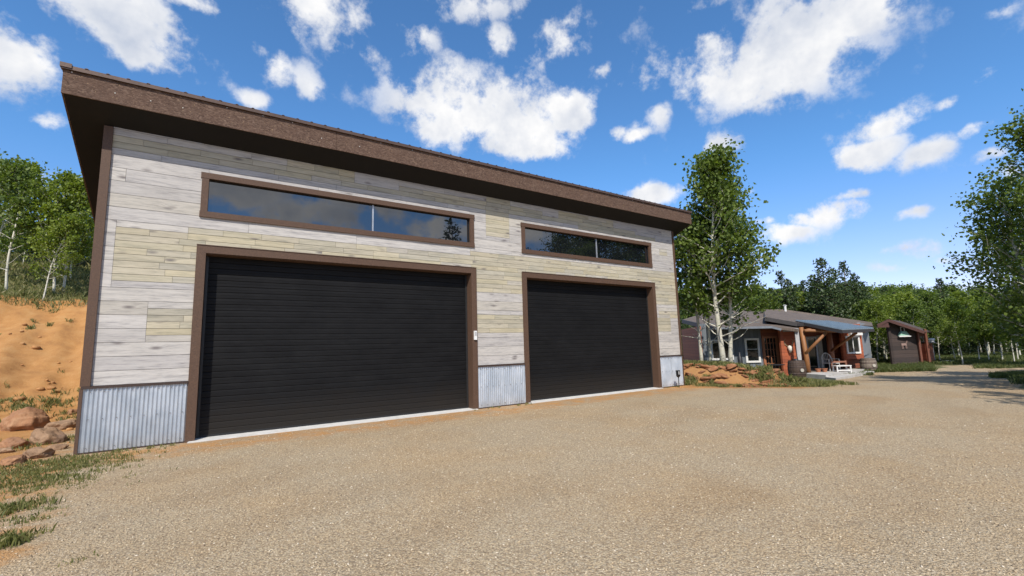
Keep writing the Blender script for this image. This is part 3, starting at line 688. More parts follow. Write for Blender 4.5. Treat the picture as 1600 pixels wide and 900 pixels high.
def leaves_mesh(name, P, size, m, parent=None, seed=0, flat=.0, up=.25, asp=.85):
    """one small folded quad for each point of P"""
    g = np.random.default_rng(seed); n = len(P)
    a = g.normal(size=(n, 3)); a /= np.linalg.norm(a, axis=1)[:, None]; a[:, 2] -= up
    a /= np.linalg.norm(a, axis=1)[:, None]
    b = np.cross(a, g.normal(size=(n, 3))); b /= np.linalg.norm(b, axis=1)[:, None]
    s = size*g.uniform(.6, 1.3, n)[:, None]
    c = np.cross(a, b)
    V = np.stack([P, P+a*s*.5+b*s*.5*asp+c*s*.08, P+a*s, P+a*s*.5-b*s*.5*asp+c*s*.08], 1).reshape(-1, 3)
    F = np.arange(4*n).reshape(-1, 4)
    lr = np.stack([g.random(n), g.random(n), g.random(n)], 1)
    return bigmesh(name, V, F, m, fattr={'lr': lr}, parent=parent)

def make_tree(H, seed, nleaf, lsize, leafm, crown_base=.3, width=.22, trunk_r=None, lean=(0, 0), nlimb=26, bare=0, curve=.03, name='aspen_tree', shape=None, fork=None, clump=.16):
    g = random.Random(seed); gn = np.random.default_rng(seed)
    root = bpy.data.objects.new(name, None); root.empty_display_size = .2; col.objects.link(root); OFF[root.name] = (0, 0, 0)
    tr = trunk_r or H*.011; mb = MB(); K = 14
    ph = g.uniform(0, 6)
    def trunk_pt(t):
        return Vector((lean[0]*t*H+curve*H*math.sin(ph+t*4.2)*t, lean[1]*t*H+curve*H*math.cos(ph*1.7+t*3.6)*t, t*H*.97))
    pts = [trunk_pt(i/K) for i in range(K+1)]; pts[0].z -= .25
    mb.tube(pts, [tr*(1.25 if i == 0 else 1)*(1-.9*(i/K)**.9)+.006 for i in range(K+1)], 9)
    tips = []; W = H*width
    shp = shape or (lambda q: (math.sin(math.pi*min(1, max(0, .12+.88*q))**.75)*.75+.25*(1-q))*(1 if q < .97 else .6))
    for i in range(nlimb):
        q = (i+g.random())/nlimb; t = crown_base+(1-crown_base)*q*.98
        base = trunk_pt(t); az = i*2.4+g.uniform(-.5, .5); L = W*shp(q)*g.uniform(.65, 1.2)+.15
        el = g.uniform(.25, .7)+.35*q
        d = Vector((math.cos(az)*math.cos(el), math.sin(az)*math.cos(el), math.sin(el)))
        r0 = max(.006, tr*(1-.85*t)*.42)
        p = base.copy(); bp = [p.copy()]; dd = d.copy()
        for k in range(5):
            dd = (dd+Vector((g.uniform(-.2, .2), g.uniform(-.2, .2), g.uniform(-.08, .22)))).normalized(); p = p+dd*L/5; bp.append(p.copy())
            if k >= 1: tips.append((p.copy(), (0, .25, .6, 1.0, 1.2)[k]))
            if k >= 1 and g.random() < .8:
                sd = (dd+Vector((g.uniform(-1, 1), g.uniform(-1, 1), g.uniform(-.3, .6)))).normalized(); e = p+sd*L*g.uniform(.2, .42)
                mb.tube([p, (p+e)/2+Vector((0, 0, .03)), e], [r0*.4, r0*.3, .004], 5, cap=False); tips.append((e, 1)); tips.append(((p+e)/2, .6))
        mb.tube(bp, [r0*(1-.8*k/5) for k in range(6)], 6, cap=False)
    for i in range(bare):
        t = crown_base*g.uniform(.45, 1); az = g.uniform(0, 6.28); base = trunk_pt(t); L = W*g.uniform(.3, .8)
        p = base.copy(); bp = [p.copy()]; dd = Vector((math.cos(az), math.sin(az), .25)).normalized()
        for k in range(4): dd = (dd+Vector((g.uniform(-.3, .3), g.uniform(-.3, .3), g.uniform(-.1, .3)))).normalized(); p = p+dd*L/4; bp.append(p.copy())
        mb.tube(bp, [tr*.28*(1-.8*k/4) for k in range(5)], 5, cap=False)
    tips.append((trunk_pt(1.0), .8)); tips.append((trunk_pt(.97), .8))
    mb.build('trunk', BARK if leafm in (LEAF_A, LEAF_L) else BARKD, root, smooth=True)
    C = np.array([tuple(p) for p, w in tips]); w = np.array([w for p, w in tips])*gn.uniform(.1, 1.7, len(tips))**1.3; w /= w.sum()
    idx = gn.choice(len(C), nleaf, p=w)
    sig = clump*W*gn.uniform(.55, 1.35, len(C))
    off = gn.normal(size=(nleaf, 3))*sig[idx][:, None]; off[:, 2] *= .75
    P = C[idx]+off
    leaves_mesh('crown', P, lsize, leafm, root, seed)
    return root

def make_conifer(H, seed, n, size, width=.17, name='pine_tree', m=None, base=.08, ragged=.35):
    g = random.Random(seed); gn = np.random.default_rng(seed)
    root = bpy.data.objects.new(name, None); col.objects.link(root); OFF[root.name] = (0, 0, 0)
    mb = MB(); mb.tube([(0, 0, -.25), (0.02*H, 0, H*.5), (0, .01*H, H)], [H*.016, H*.010, .01], 8)
    P = []; T_ = []; lev = 26
    for i in range(lev):
        q = i/lev; z = H*(base+(1-base)*q); nb = 6 if q < .7 else 4
        for k in range(nb):
            if g.random() < .16: continue
            az = k*6.28/nb+i*1.1+g.uniform(-.4, .4); L = H*width*((1-q)**.8)*g.uniform(1-ragged, 1+ragged)+.08
            el = -.12+.5*q; d = np.array([math.cos(az)*math.cos(el), math.sin(az)*math.cos(el), math.sin(el)])
            b0 = np.array([0, 0, z]); e = b0+d*L; e[2] += .12*L
            mb.tube([tuple(b0), tuple((b0+e)/2-np.array([0, 0, .04*L])), tuple(e)], [H*.004, H*.003, .004], 5, cap=False)
            P.append((b0, e, L))
    mb.build('trunk', BARKD, root, smooth=True)
    Ls = np.array([p[2] for p in P]); idx = gn.choice(len(P), n, p=Ls/Ls.sum())
    t = gn.beta(1.8, 1.0, n)[:, None]; A = np.array([p[0] for p in P])[idx]; B = np.array([p[1] for p in P])[idx]
    pos = A+(B-A)*t+gn.normal(size=(n, 3))*np.array([.10, .10, .06])*Ls[idx][:, None]*1.2
    leaves_mesh('crown', pos, size, m or NEEDLE, root, seed, asp=.45, up=-.1)
    return root
def put(root, p, s=1.0, rz=0.0, label=None, cat='tree', group=None, sz=None):
    root.location = p; root.scale = (s, s, sz or s); root.rotation_euler.z = rz
    return tag(root, label, cat, group)
_used = {}
def use(tmpl):                    # first use moves the template, later ones copy it
    if tmpl.name in _used: return copy_tree(tmpl)
    _used[tmpl.name] = 1; return tmpl
def pz(u, z, v=560):              # ground point under a pixel column at a view distance
    r = raydir(u, v); p = CAM+z*r; return Vector((p[0], p[1], Tz(p[0], p[1])))
def height_for(u, vtop, z):       # tree height that reaches a picture row
    b = pz(u, z); return at(u, vtop, z).z-b.z

def trees():
    G = 'aspens between garage and house'
    # tall aspens right of the garage
    def near(u0, z, vt, ut, seed, n, label, **k):
        b = pz(u0, z); top = at(ut, vt, z); H = top.z-b.z
        lean = ((top.x-b.x)/H, (top.y-b.y)/H)
        return put(make_tree(H, seed, int(n*.46), .155, LEAF_A, lean=lean, **k), b, 1, 0, label, 'tree', G)
    sh = lambda q: (1.05-.9*q)*(.6+.4*min(1, q*5))
    near(1130, 20.6, 240, 1100, 101, 21000, 'tallest aspen right of the garage, pale trunk with a high narrow crown', crown_base=.26, width=.26, nlimb=46, bare=6, trunk_r=.125, shape=sh, clump=.11)
    near(1140, 21.2, 282, 1136, 104, 15000, 'second aspen stem with a broad crown, just right of the tallest one', crown_base=.2, width=.31, nlimb=40, bare=4, trunk_r=.10, shape=sh, clump=.10)
    near(1096, 21.5, 335, 1072, 103, 7500, 'thin pale aspen close to the right corner of the garage', crown_base=.3, width=.22, nlimb=26, bare=5, trunk_r=.08, clump=.11)
    near(1110, 22.3, 330, 1096, 106, 8000, 'slender grey aspen between the thin corner aspen and the tallest one', crown_base=.3, width=.24, nlimb=26, bare=5, trunk_r=.08, clump=.11)
    # big leafy tree on the right edge
    G2 = 'leafy trees at the right edge of the yard'
    for (u, z, vt, seed, n, lb, wd, cb, lf) in ((1880, 12.2, -40, 117, 9000, 'leafy tree just beyond the right edge whose shade falls across the driveway', .21, .2, LEAF_D), (1712, 12.6, 168, 111, 12000, 'big dark leafy tree cut by the right edge of the picture', .25, .14, LEAF_A), (1672, 16.5, 290, 112, 10000, 'lower rounded leafy tree whose crown reaches left of the big one at the right edge', .34, .06, LEAF_A), (1640, 27, 345, 116, 8000, 'dense leafy tree behind the big one at the right edge', .34, .10, LEAF_D)):
        b = pz(u, z); H = at(u, vt, z).z-b.z
        put(make_tree(H, seed, n, .17 if z > 20 else .13 if z > 13 else .105, lf, lean=((-.24*RV[0], -.24*RV[1]) if seed == 112 else (0, 0)), crown_base=cb, width=wd, nlimb=58, trunk_r=.13, shape=lambda q: (1.0-.55*q)*(.6+.4*min(1, q*4)), clump=.10), b, 1, 0, lb, 'tree', G2)
    # trees out of frame: shade the yard, mirrored in the garage windows
    G3 = 'trees mirrored in the garage windows'
    t1 = make_tree(11, 119, 8000, .17, LEAF_D, crown_base=.18, width=.26, nlimb=36, trunk_r=.12); put(t1, (24.0, -1.4, 0), 1, 0, 'second leafy tree beyond the right edge that shades the driveway', 'tree', G2)
    t2 = copy_tree(t1); put(t2, (28.6, -.4, 0), 1.0, 2.0, 'third leafy tree beyond the right edge that shades the far driveway', 'tree', G2)
    c1 = make_conifer(10.7, 121, 5600, .26, .22, ragged=.5); put(c1, (13.6, -4.0, 0), 1, 0, 'dark conifer behind the camera, mirrored in the right end of the long window', 'tree', G3)
    c2 = copy_tree(c1); put(c2, (18.6, -3.4, 0), 1.0, 2, 'dark conifer mirrored in the left end of the short window', 'tree', G3)
    a1 = make_tree(12.6, 131, 9000, .17, LEAF_D, crown_base=.2, width=.26, nlimb=34); put(a1, (30.5, -4.5, 0), 1, 0, 'broad leafy tree mirrored in the right pane of the short window', 'tree', G3)
    a2 = copy_tree(a1); put(a2, (26.5, -7.0, 0), .95, 2.1, 'second leafy tree mirrored beside the broad one in the short window', 'tree', G3)
    # aspens on the bank, left
    G4 = 'aspens on the hillside left of the garage'
    TA1 = make_tree(6, 141, 4600, .13, LEAF_L, crown_base=.26, width=.22, nlimb=34, bare=3, trunk_r=.05, lean=(.05, 0), curve=.05, clump=.13)
    TA2 = make_tree(6, 142, 4600, .13, LEAF_L, crown_base=.24, width=.24, nlimb=34, bare=2, trunk_r=.045, lean=(.14, 0), curve=.05, clump=.13)
    TA3 = make_tree(6, 143, 4200, .14, LEAF_A, crown_base=.30, width=.26, nlimb=30, bare=4, trunk_r=.048, lean=(-.06, .05), curve=.06, clump=.13)
    rows = [(98, 20.0, 268, TA1, 0, 'aspen with a pale upright stem and a crown rising nearest the garage eave'), (68, 18.7, 330, TA2, .3, 'thin aspen leaning right, nearest to the edge of the orange bank'), (84, 19.6, 252, TA1, 2.0, 'tallest pointed aspen in the middle of the hillside group'), (10, 19.2, 238, TA3, 0, 'leafy aspen cut by the left edge of the picture'), (-14, 20.5, 225, TA2, 1.4, 'aspen mostly beyond the left edge, upright'),
            (108, 22.5, 318, TA3, 1, 'bushy aspen seen between the leaning aspen and the garage'), (30, 24, 330, TA3, 2.6, 'bushy aspen standing behind the leftmost crown'), (88, 26, 322, TA1, 3.6, 'aspen far up the slope with its crown above the others'), (150, 24, 268, TA2, .9, 'aspen partly hidden by the garage corner'), (60, 30, 345, TA3, 4.4, 'aspen at the back of the hillside group'), (134, 31, 340, TA1, 5.1, 'farthest aspen seen beside the garage corner'), (6, 30, 320, TA1, 5.7, 'farthest aspen at the left edge'),
            (-40, 23, 220, TA1, 4.9, 'aspen beyond the left edge of the picture'), (176, 30, 300, TA2, 5.7, 'aspen behind the garage corner'), (92, 35, 350, TA2, 4.0, 'small aspen deep in the hillside stand')]
    for u, z, vt, tm, rz, lb in rows:
        b = pz(u, z, 460); H = at(u, vt, z).z-b.z; s = H/6
        put(use(tm), b, s, rz, lb, 'tree', G4)
    # low shrubs on hillside to close the gap
    SH = make_tree(1.6, 151, 2600, .09, LEAF_D, crown_base=.05, width=.5, nlimb=16, trunk_r=.03, name='shrub', clump=.25)
    for i in range(16):
        u = rnd.uniform(-30, 165); z = rnd.uniform(24, 38); b = pz(u, z, 440)
        put(use(SH), b, rnd.uniform(.7, 1.5), rnd.uniform(0, 6), 'low dark green shrub under the aspens on the hillside', 'shrub', 'shrubs under the hillside aspens')
    # --- wood behind house and meadow
    FA = [make_tree(8, 161, 4200, .19, LEAF_L, crown_base=.22, width=.24, nlimb=26, trunk_r=.085, bare=2), make_tree(8, 162, 4200, .20, LEAF_A, crown_base=.3, width=.25, nlimb=26, trunk_r=.08, bare=2, lean=(.05, .03)),
          make_tree(8, 163, 4600, .20, LEAF_A, crown_base=.18, width=.28, nlimb=26, trunk_r=.085), make_tree(8, 164, 4000, .20, LEAF_L, crown_base=.34, width=.22, nlimb=24, trunk_r=.07, lean=(-.08, 0), curve=.06)]
    FC = [make_conifer(9, 171, 6000, .26, .21), make_conifer(9, 172, 6500, .26, .26, ragged=.5), make_conifer(9, 173, 5200, .27, .17)]
    named = [(1300, 39, 403, 1, 'tallest ragged pine rising above the house roof'), (1335, 42, 408, 0, 'second tall pine just right of the tallest one above the house'), (1362, 45, 442, 1, 'dark pine behind the right end of the house roof'), (1232, 42, 424, 0, 'pointed conifer above the left part of the house roof'), (1255, 45, 446, 2, 'thin conifer beside the pointed one above the house roof'), (1268, 47, 440, 0, 'short conifer left of the tallest pine'), (1216, 46, 452, 1, 'bushy conifer next to the crown of the tall aspens'), (1395, 52, 452, 1, 'dark conifer above the roof of the small shed'), (1412, 50, 458, 2, 'dark conifer just right of the one above the shed roof'), (1486, 43, 436, 0, 'pointed spruce behind the meadow right of the shed'), (1318, 40.5, 420, 0, 'third pine between the two tallest pines above the house'), (1349, 42.5, 428, 1, 'pine with a leaning top right of the second tall pine'), (1284, 42, 430, 2, 'slim conifer just left of the tallest pine'), (1243, 43.5, 438, 1, 'bushy conifer between the pointed and the thin one above the house'), (1200, 50, 470, 0, 'conifer hidden behind the aspen crown')]
    for u, z, vt, k, lb in named:
        b = pz(u, z); H = at(u, vt-5, z).z-b.z; put(use(FC[k]), b, H/9, rnd.uniform(0, 6), lb, 'tree', 'conifers behind the house')
    # pale trunks one can tell apart on the far side of the meadow
    an = [(1503, 31.5, 470, 3, 'white-trunked birch standing alone in the meadow right of the shed'), (1468, 35, 480, 1, 'bent pale trunk just right of the shed'), (1492, 36, 492, 0, 'slim pale tree left of the lone white trunk'), (1530, 34, 476, 3, 'forked pale tree in the meadow near the right edge trees'), (1545, 33.5, 484, 1, 'crooked white trunk right of the forked tree'), (1566, 33, 470, 0, 'upright pale tree under the edge trees'), (1584, 31.5, 478, 3, 'white trunk leaning left near the right edge of the picture'), (1590, 33, 470, 1, 'white trunk at the right edge of the meadow'),
          (1372, 36, 470, 3, 'pair of pale trunks between the house and the shed'), (1382, 38, 478, 0, 'thin pale tree touching the left side of the shed'), (1362, 38, 468, 1, 'pale tree just right of the house end')]
    for u, z, vt, k, lb in an:
        b = pz(u, z); H = at(u, vt, z).z-b.z; put(use(FA[k]), b, H/8, rnd.uniform(0, 6), lb, 'tree', 'pale-trunked trees along the meadow')
    r = random.Random(5); n = 0
    for row, (z0, z1, cnt, v0, v1) in enumerate(((37, 42, 20, 468, 484), (42, 50, 36, 460, 478), (50, 62, 44, 456, 472), (62, 78, 44, 456, 468))):
        for i in range(cnt):
            u = 1040+(640)*(i+r.random())/cnt; z = r.uniform(z0, z1)
            if z < 40 and 1060 < u < 1370: z += 6
            vt = r.uniform(v0-8, v1-4)-6; b = pz(u, z); H = at(u, vt, z).z-b.z
            k = r.random(); 
            where = 'behind the tall aspens' if u < 1230 else 'behind the house roof' if u < 1365 else 'behind the shed' if u < 1460 else 'behind the meadow'; FA_I = r.randrange(4)
            if k < .74: o = use(FA[FA_I]); s = H/8; lb = ('light green', 'mid green', 'full-crowned', 'slim light green')[FA_I]+' leafy tree in the '+('near' if row < 2 else 'deep')+' wood '+where; gp = 'leafy trees of the wood behind'
            else: o = use(FC[r.randrange(3)]); s = H/9; lb = 'dark conifer in the '+('near' if row < 2 else 'deep')+' wood '+where; gp = 'conifers of the wood behind'
            o.location = b; o.scale = (s*1.15, s*1.15, s); o.rotation_euler.z = r.uniform(0, 6.28); tag(o, lb, 'tree', gp)
trees()

# ------------------------------------------------------------ grass (uncountable)
def grass_patch(name, label, regions, m, seed):
    g = np.random.default_rng(seed); PX = []; PY = []; HH = []
    for fn, n, h in regions:
        x, y = fn(g, n); PX.append(x); PY.append(y); HH.append(h*g.uniform(.5, 1.3, len(x)))
    x = np.concatenate(PX); y = np.concatenate(PY); h = np.concatenate(HH); z = T(x, y); n = len(x)
    a = g.uniform(0, 6.28, n); w = .006+.05*h*.35; b = g.uniform(.1, .7, n)*h; a2 = g.uniform(0, 6.28, n)
    bx, by = np.cos(a)*w, np.sin(a)*w; lx, ly = np.cos(a2)*b, np.sin(a2)*b
    P = np.stack([np.stack([x-bx, y-by, z-.01], 1), np.stack([x+bx, y+by, z-.01], 1), np.stack([x+lx*.4+bx*.6, y+ly*.4+by*.6, z+h*.6], 1), np.stack([x+lx, y+ly, z+h*(1-.25*b/h)], 1)], 1).reshape(-1, 3)
    lr = np.stack([g.random(n)]*3, 1)
    o = bigmesh(name, P, np.arange(4*n).reshape(-1, 4), m, fattr={'lr': lr}); tag(o, label, 'grass', kind='stuff'); return o
def tuft(cx, cy, sx, sy, per=26, sp=.05):
    def fn(g, n):
        k = max(1, n//per); tx = cx+g.normal(size=k)*sx; ty = cy+g.normal(size=k)*sy
        i = g.integers(0, k, n); return tx[i]+g.normal(size=n)*sp, ty[i]+g.normal(size=n)*sp
    return fn
def poly_px(u0, u1, z0, z1, per=18, sp=.07):
    def fn(g, n):
        k = max(1, n//per); u = g.uniform(u0, u1, k); z = g.uniform(z0, z1, k)
        r = FV[None]+((u-800)/FPX)[:, None]*RV[None]+((450-560)/FPX)*UV[None]; P = CAM+z[:, None]*r
        i = g.integers(0, k, n); return P[i, 0]+g.normal(size=n)*sp, P[i, 1]+g.normal(size=n)*sp
    return fn
def grasses():
    R = []
    def gp(u, v): p = ground(u, v); return p.x, p.y
    for u, v, sx, sy, n, h in ((60, 735, .5, .25, 3600, .07), (110, 722, .4, .18, 2600, .06), (150, 728, .3, .12, 1200, .05), (20, 760, .35, .2, 2000, .08), (60, 760, .35, .2, 1800, .05), (8, 800, .12, .1, 1100, .11), (40, 812, .1, .06, 350, .05), (8, 850, .08, .06, 900, .11),
                               (10, 640, .7, .5, 3500, .17), (90, 635, .3, .1, 500, .12), (116, 655, .2, .2, 700, .13), (85, 690, .25, .15, 700, .1), (40, 725, .6, .12, 1600, .07), (90, 748, .3, .1, 900, .05), (52, 800, .12, .05, 200, .04), (125, 760, .2, .1, 350, .03), (12, 700, .3, .3, 700, .12), (125, 878, .05, .02, 60, .04)):
        x, y = gp(u, v); R.append((tuft(x, y, sx*1.25, sy*1.35, 11, .05), int(n*.5), h*.75))
    R += [(tuft(xx, 11.45, .25, .05, 10, .03), 60, .06) for xx in (-1.2, -.6, 6.9, 7.9, 15.4)]
    grass_patch('yard_grass', 'sparse short grass growing over the dirt and boulders left of the garage', R, GRASS, 1)
    R = [(lambda g, n: (g.uniform(-14, 4, n), 26.6+g.random(n)**1.3*22), 42000, .26), (lambda g, n: (g.uniform(-12, 2, n), 25.4+g.random(n)*1.4), 3500, .22), (lambda g, n: tuft(-5, 23.6, 1.5, .8)(g, n), 500, .15)]
    grass_patch('hillside_grass', 'rough grass covering the slope under the aspens', R, GRASS, 2)
    def terr(s0, s1, b0, b1, per=22, sp=.09):
        def fn(g, n):
            k = max(1, n//per); s = g.uniform(s0, s1, k); b = g.uniform(b0, b1, k); i = g.integers(0, k, n)
            return TA.x+TD.x*s[i]+TN.x*b[i]+g.normal(size=n)*sp, TA.y+TD.y*s[i]+TN.y*b[i]+g.normal(size=n)*sp
        return fn
    R = [(terr(-.5, TL-1, 1.1, 2.4), 2600, .17), (terr(.5, TL+1, -.45, -.1), 1500, .13), (terr(-.5, 1.2, .0, .5), 700, .22), (terr(2.6, 3.4, .5, 1.0), 500, .30), (terr(3.8, 4.5, .5, .9), 700, .28), (terr(TL-.6, TL+2.2, .2, 2.2), 3000, .12), (terr(-.5, TL+2, 2.4, 7), 4500, .14), (terr(TL-.3, TL+1.4, -.5, .4), 1500, .13)]
    grass_patch('terrace_grass', 'tufts of grass on and below the rubble bank and in front of the house', R, GRASS, 3)
    R = [(poly_px(1330, 1455, 26.5, 31), 14000, .22), (poly_px(1360, 1680, 31.5, 46), 34000, .26), (poly_px(1300, 1360, 24.8, 27.2), 3000, .16), (poly_px(1548, 1700, 18.5, 23.0), 10000, .2), (poly_px(1580, 1750, 15.5, 20), 7000, .22), (poly_px(1520, 1680, 27, 31), 8000, .2), (poly_px(1030, 1360, 30, 44), 9000, .3)]
    grass_patch('meadow_grass', 'grass of the meadow around the shed and along the right side of the driveway', R, GRASS_D, 4)
    # pebbles
    g = np.random.default_rng(5); n = 60000
    az = np.radians(g.uniform(-18, 84, n)); r = 2.6+ (g.random(n)**1.25)*11
    x, y = r*np.sin(az), r*np.cos(az); dz, gz = zones(x, y); k = (y < 11.35) & (gz < .8); x, y, r = x[k], y[k], r[k]; n = len(x)
    s = (.0035+.011*g.random(n)**3.0)*(.8+r*.02)
    o8 = np.array([(1, 0, 0), (0, 1, 0), (-1, 0, 0), (0, -1, 0), (0, 0, 1), (0, 0, -1)], float)
    a = g.uniform(0, 6.28, n); sx = s*g.uniform(.8, 1.6, n); sy = s*g.uniform(.6, 1.1, n); sz = s*g.uniform(.4, .8, n)
    V = o8[None]*np.stack([sx, sy, sz], 1)[:, None, :]
    V = V*(1+.25*g.normal(size=V.shape).clip(-1, 1))
    ca, sa = np.cos(a)[:, None], np.sin(a)[:, None]
    V = np.stack([V[..., 0]*ca-V[..., 1]*sa, V[..., 0]*sa+V[..., 1]*ca, V[..., 2]], -1)+np.stack([x, y, T(x, y)+sz*.35], 1)[:, None, :]
    Fo = np.array([(0, 1, 4), (1, 2, 4), (2, 3, 4), (3, 0, 4), (1, 0, 5), (2, 1, 5), (3, 2, 5), (0, 3, 5)])
    F = (Fo[None]+6*np.arange(n)[:, None, None]).reshape(-1, 3); lr = np.repeat(g.random((n, 3)), 8, 0)
    def f(t, b, o):
        q = N(t, 'ShaderNodeSeparateXYZ', ins={0: attr(t, 'lr').outputs['Vector']})
        c = ramp(t, q.outputs[0], (0, (.20, .145, .09)), (.3, (.38, .29, .185)), (.6, (.48, .365, .225)), (.88, (.52, .43, .30)), (1, (.66, .57, .44)))
        setc(t, b, c); b.inputs['Roughness'].default_value = .8
    o = bigmesh('loose_gravel', V.reshape(-1, 3), F, mat('pebbles', f), fattr={'lr': lr}); tag(o, 'loose tan and grey gravel stones strewn over the yard', 'gravel', kind='stuff')
grasses()

# ------------------------------------------------------------ house
def boards_mat(name, c1, c2, vertical=False, pitch=.18):
    def f(t, b, o):
        p = objco(t); s = N(t, 'ShaderNodeSeparateXYZ', ins={0: p})
        co = s.outputs[2] if not vertical else M(t, 'ADD', M(t, 'MULTIPLY', s.outputs[0], RV[0]), M(t, 'MULTIPLY', s.outputs[1], RV[1]))
        q = M(t, 'DIVIDE', co, pitch); fr = M(t, 'FRACT', q); fl = M(t, 'FLOOR', q)
        wn = N(t, 'ShaderNodeTexWhiteNoise', noise_dimensions='1D', ins={'W': fl}).outputs[0]
        st = (4, 4, .6) if vertical else (.6, .6, 6)
        n = noise(t, scaled(t, p, st), 4, 5, .6)
        c = mix(t, mr(t, M(t, 'MULTIPLY_ADD', wn, .35, M(t, 'MULTIPLY', n, .65)), .3, .7), c2, c1)
        gap = mr(t, M(t, 'ABSOLUTE', M(t, 'SUBTRACT', fr, .5)), .44, .49)
        c = mix(t, M(t, 'MULTIPLY', gap, .6), c, tuple(x*.3 for x in c2))
        setc(t, b, c); b.inputs['Roughness'].default_value = .75; bump(t, b, M(t, 'SUBTRACT', 1, gap), .6, .015)
    return mat(name, f)
GREY = boards_mat('grey_board_batten', (.15, .17, .19), (.11, .125, .14), True, .22)
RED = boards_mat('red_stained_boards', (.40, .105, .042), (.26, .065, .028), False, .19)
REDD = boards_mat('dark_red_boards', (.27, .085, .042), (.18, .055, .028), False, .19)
LOGB = boards_mat('dark_log_boards', (.062, .042, .035), (.035, .025, .022), False, .27)
WHT = m_simple('white_paint', (.72, .71, .68), (.6, .59, .56), 5, .55)
def shingle_mat():
    def f(t, b, o):
        p = objco(t); br = N(t, 'ShaderNodeTexBrick', ins={'Vector': p, 'Scale': 3.2, 'Color1': (.135, .10, .078, 1), 'Color2': (.08, .062, .05, 1), 'Mortar': (.06, .05, .042, 1), 'Mortar Size': .02})
        n = noise(t, p, 1.6, 5, .6); c = mix(t, mr(t, n, .35, .7, 0, .6), br.outputs[0], (.155, .12, .095)); setc(t, b, c); b.inputs['Roughness'].default_value = .95; bump(t, b, noise(t, p, 40, 3), .5, .01)
    return mat('shingles', f)
SHI = shingle_mat()
DARKTR = m_simple('dark_trim', (.045, .04, .04), (.03, .027, .026), 5, .6)
TIM = m_simple('golden_log', (.30, .13, .04), (.18, .07, .024), 4, .6, stretch=(1, 1, .3), bmp=.4)
HG = m_simple('house_glass', (.012, .015, .014), (.006, .007, .007), 3, .04, bmp=0, spec=.6)
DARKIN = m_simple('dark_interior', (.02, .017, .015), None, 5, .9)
def P2(u, z, v=548):
    r = raydir(u, v); p = CAM+z*r; return Vector((p[0], p[1], 0))
FH = Vector((FV[0], FV[1], 0)).normalized(); RH = Vector((FH.y, -FH.x, 0))
def px_z(u, v, z): return at(u, v, z).z
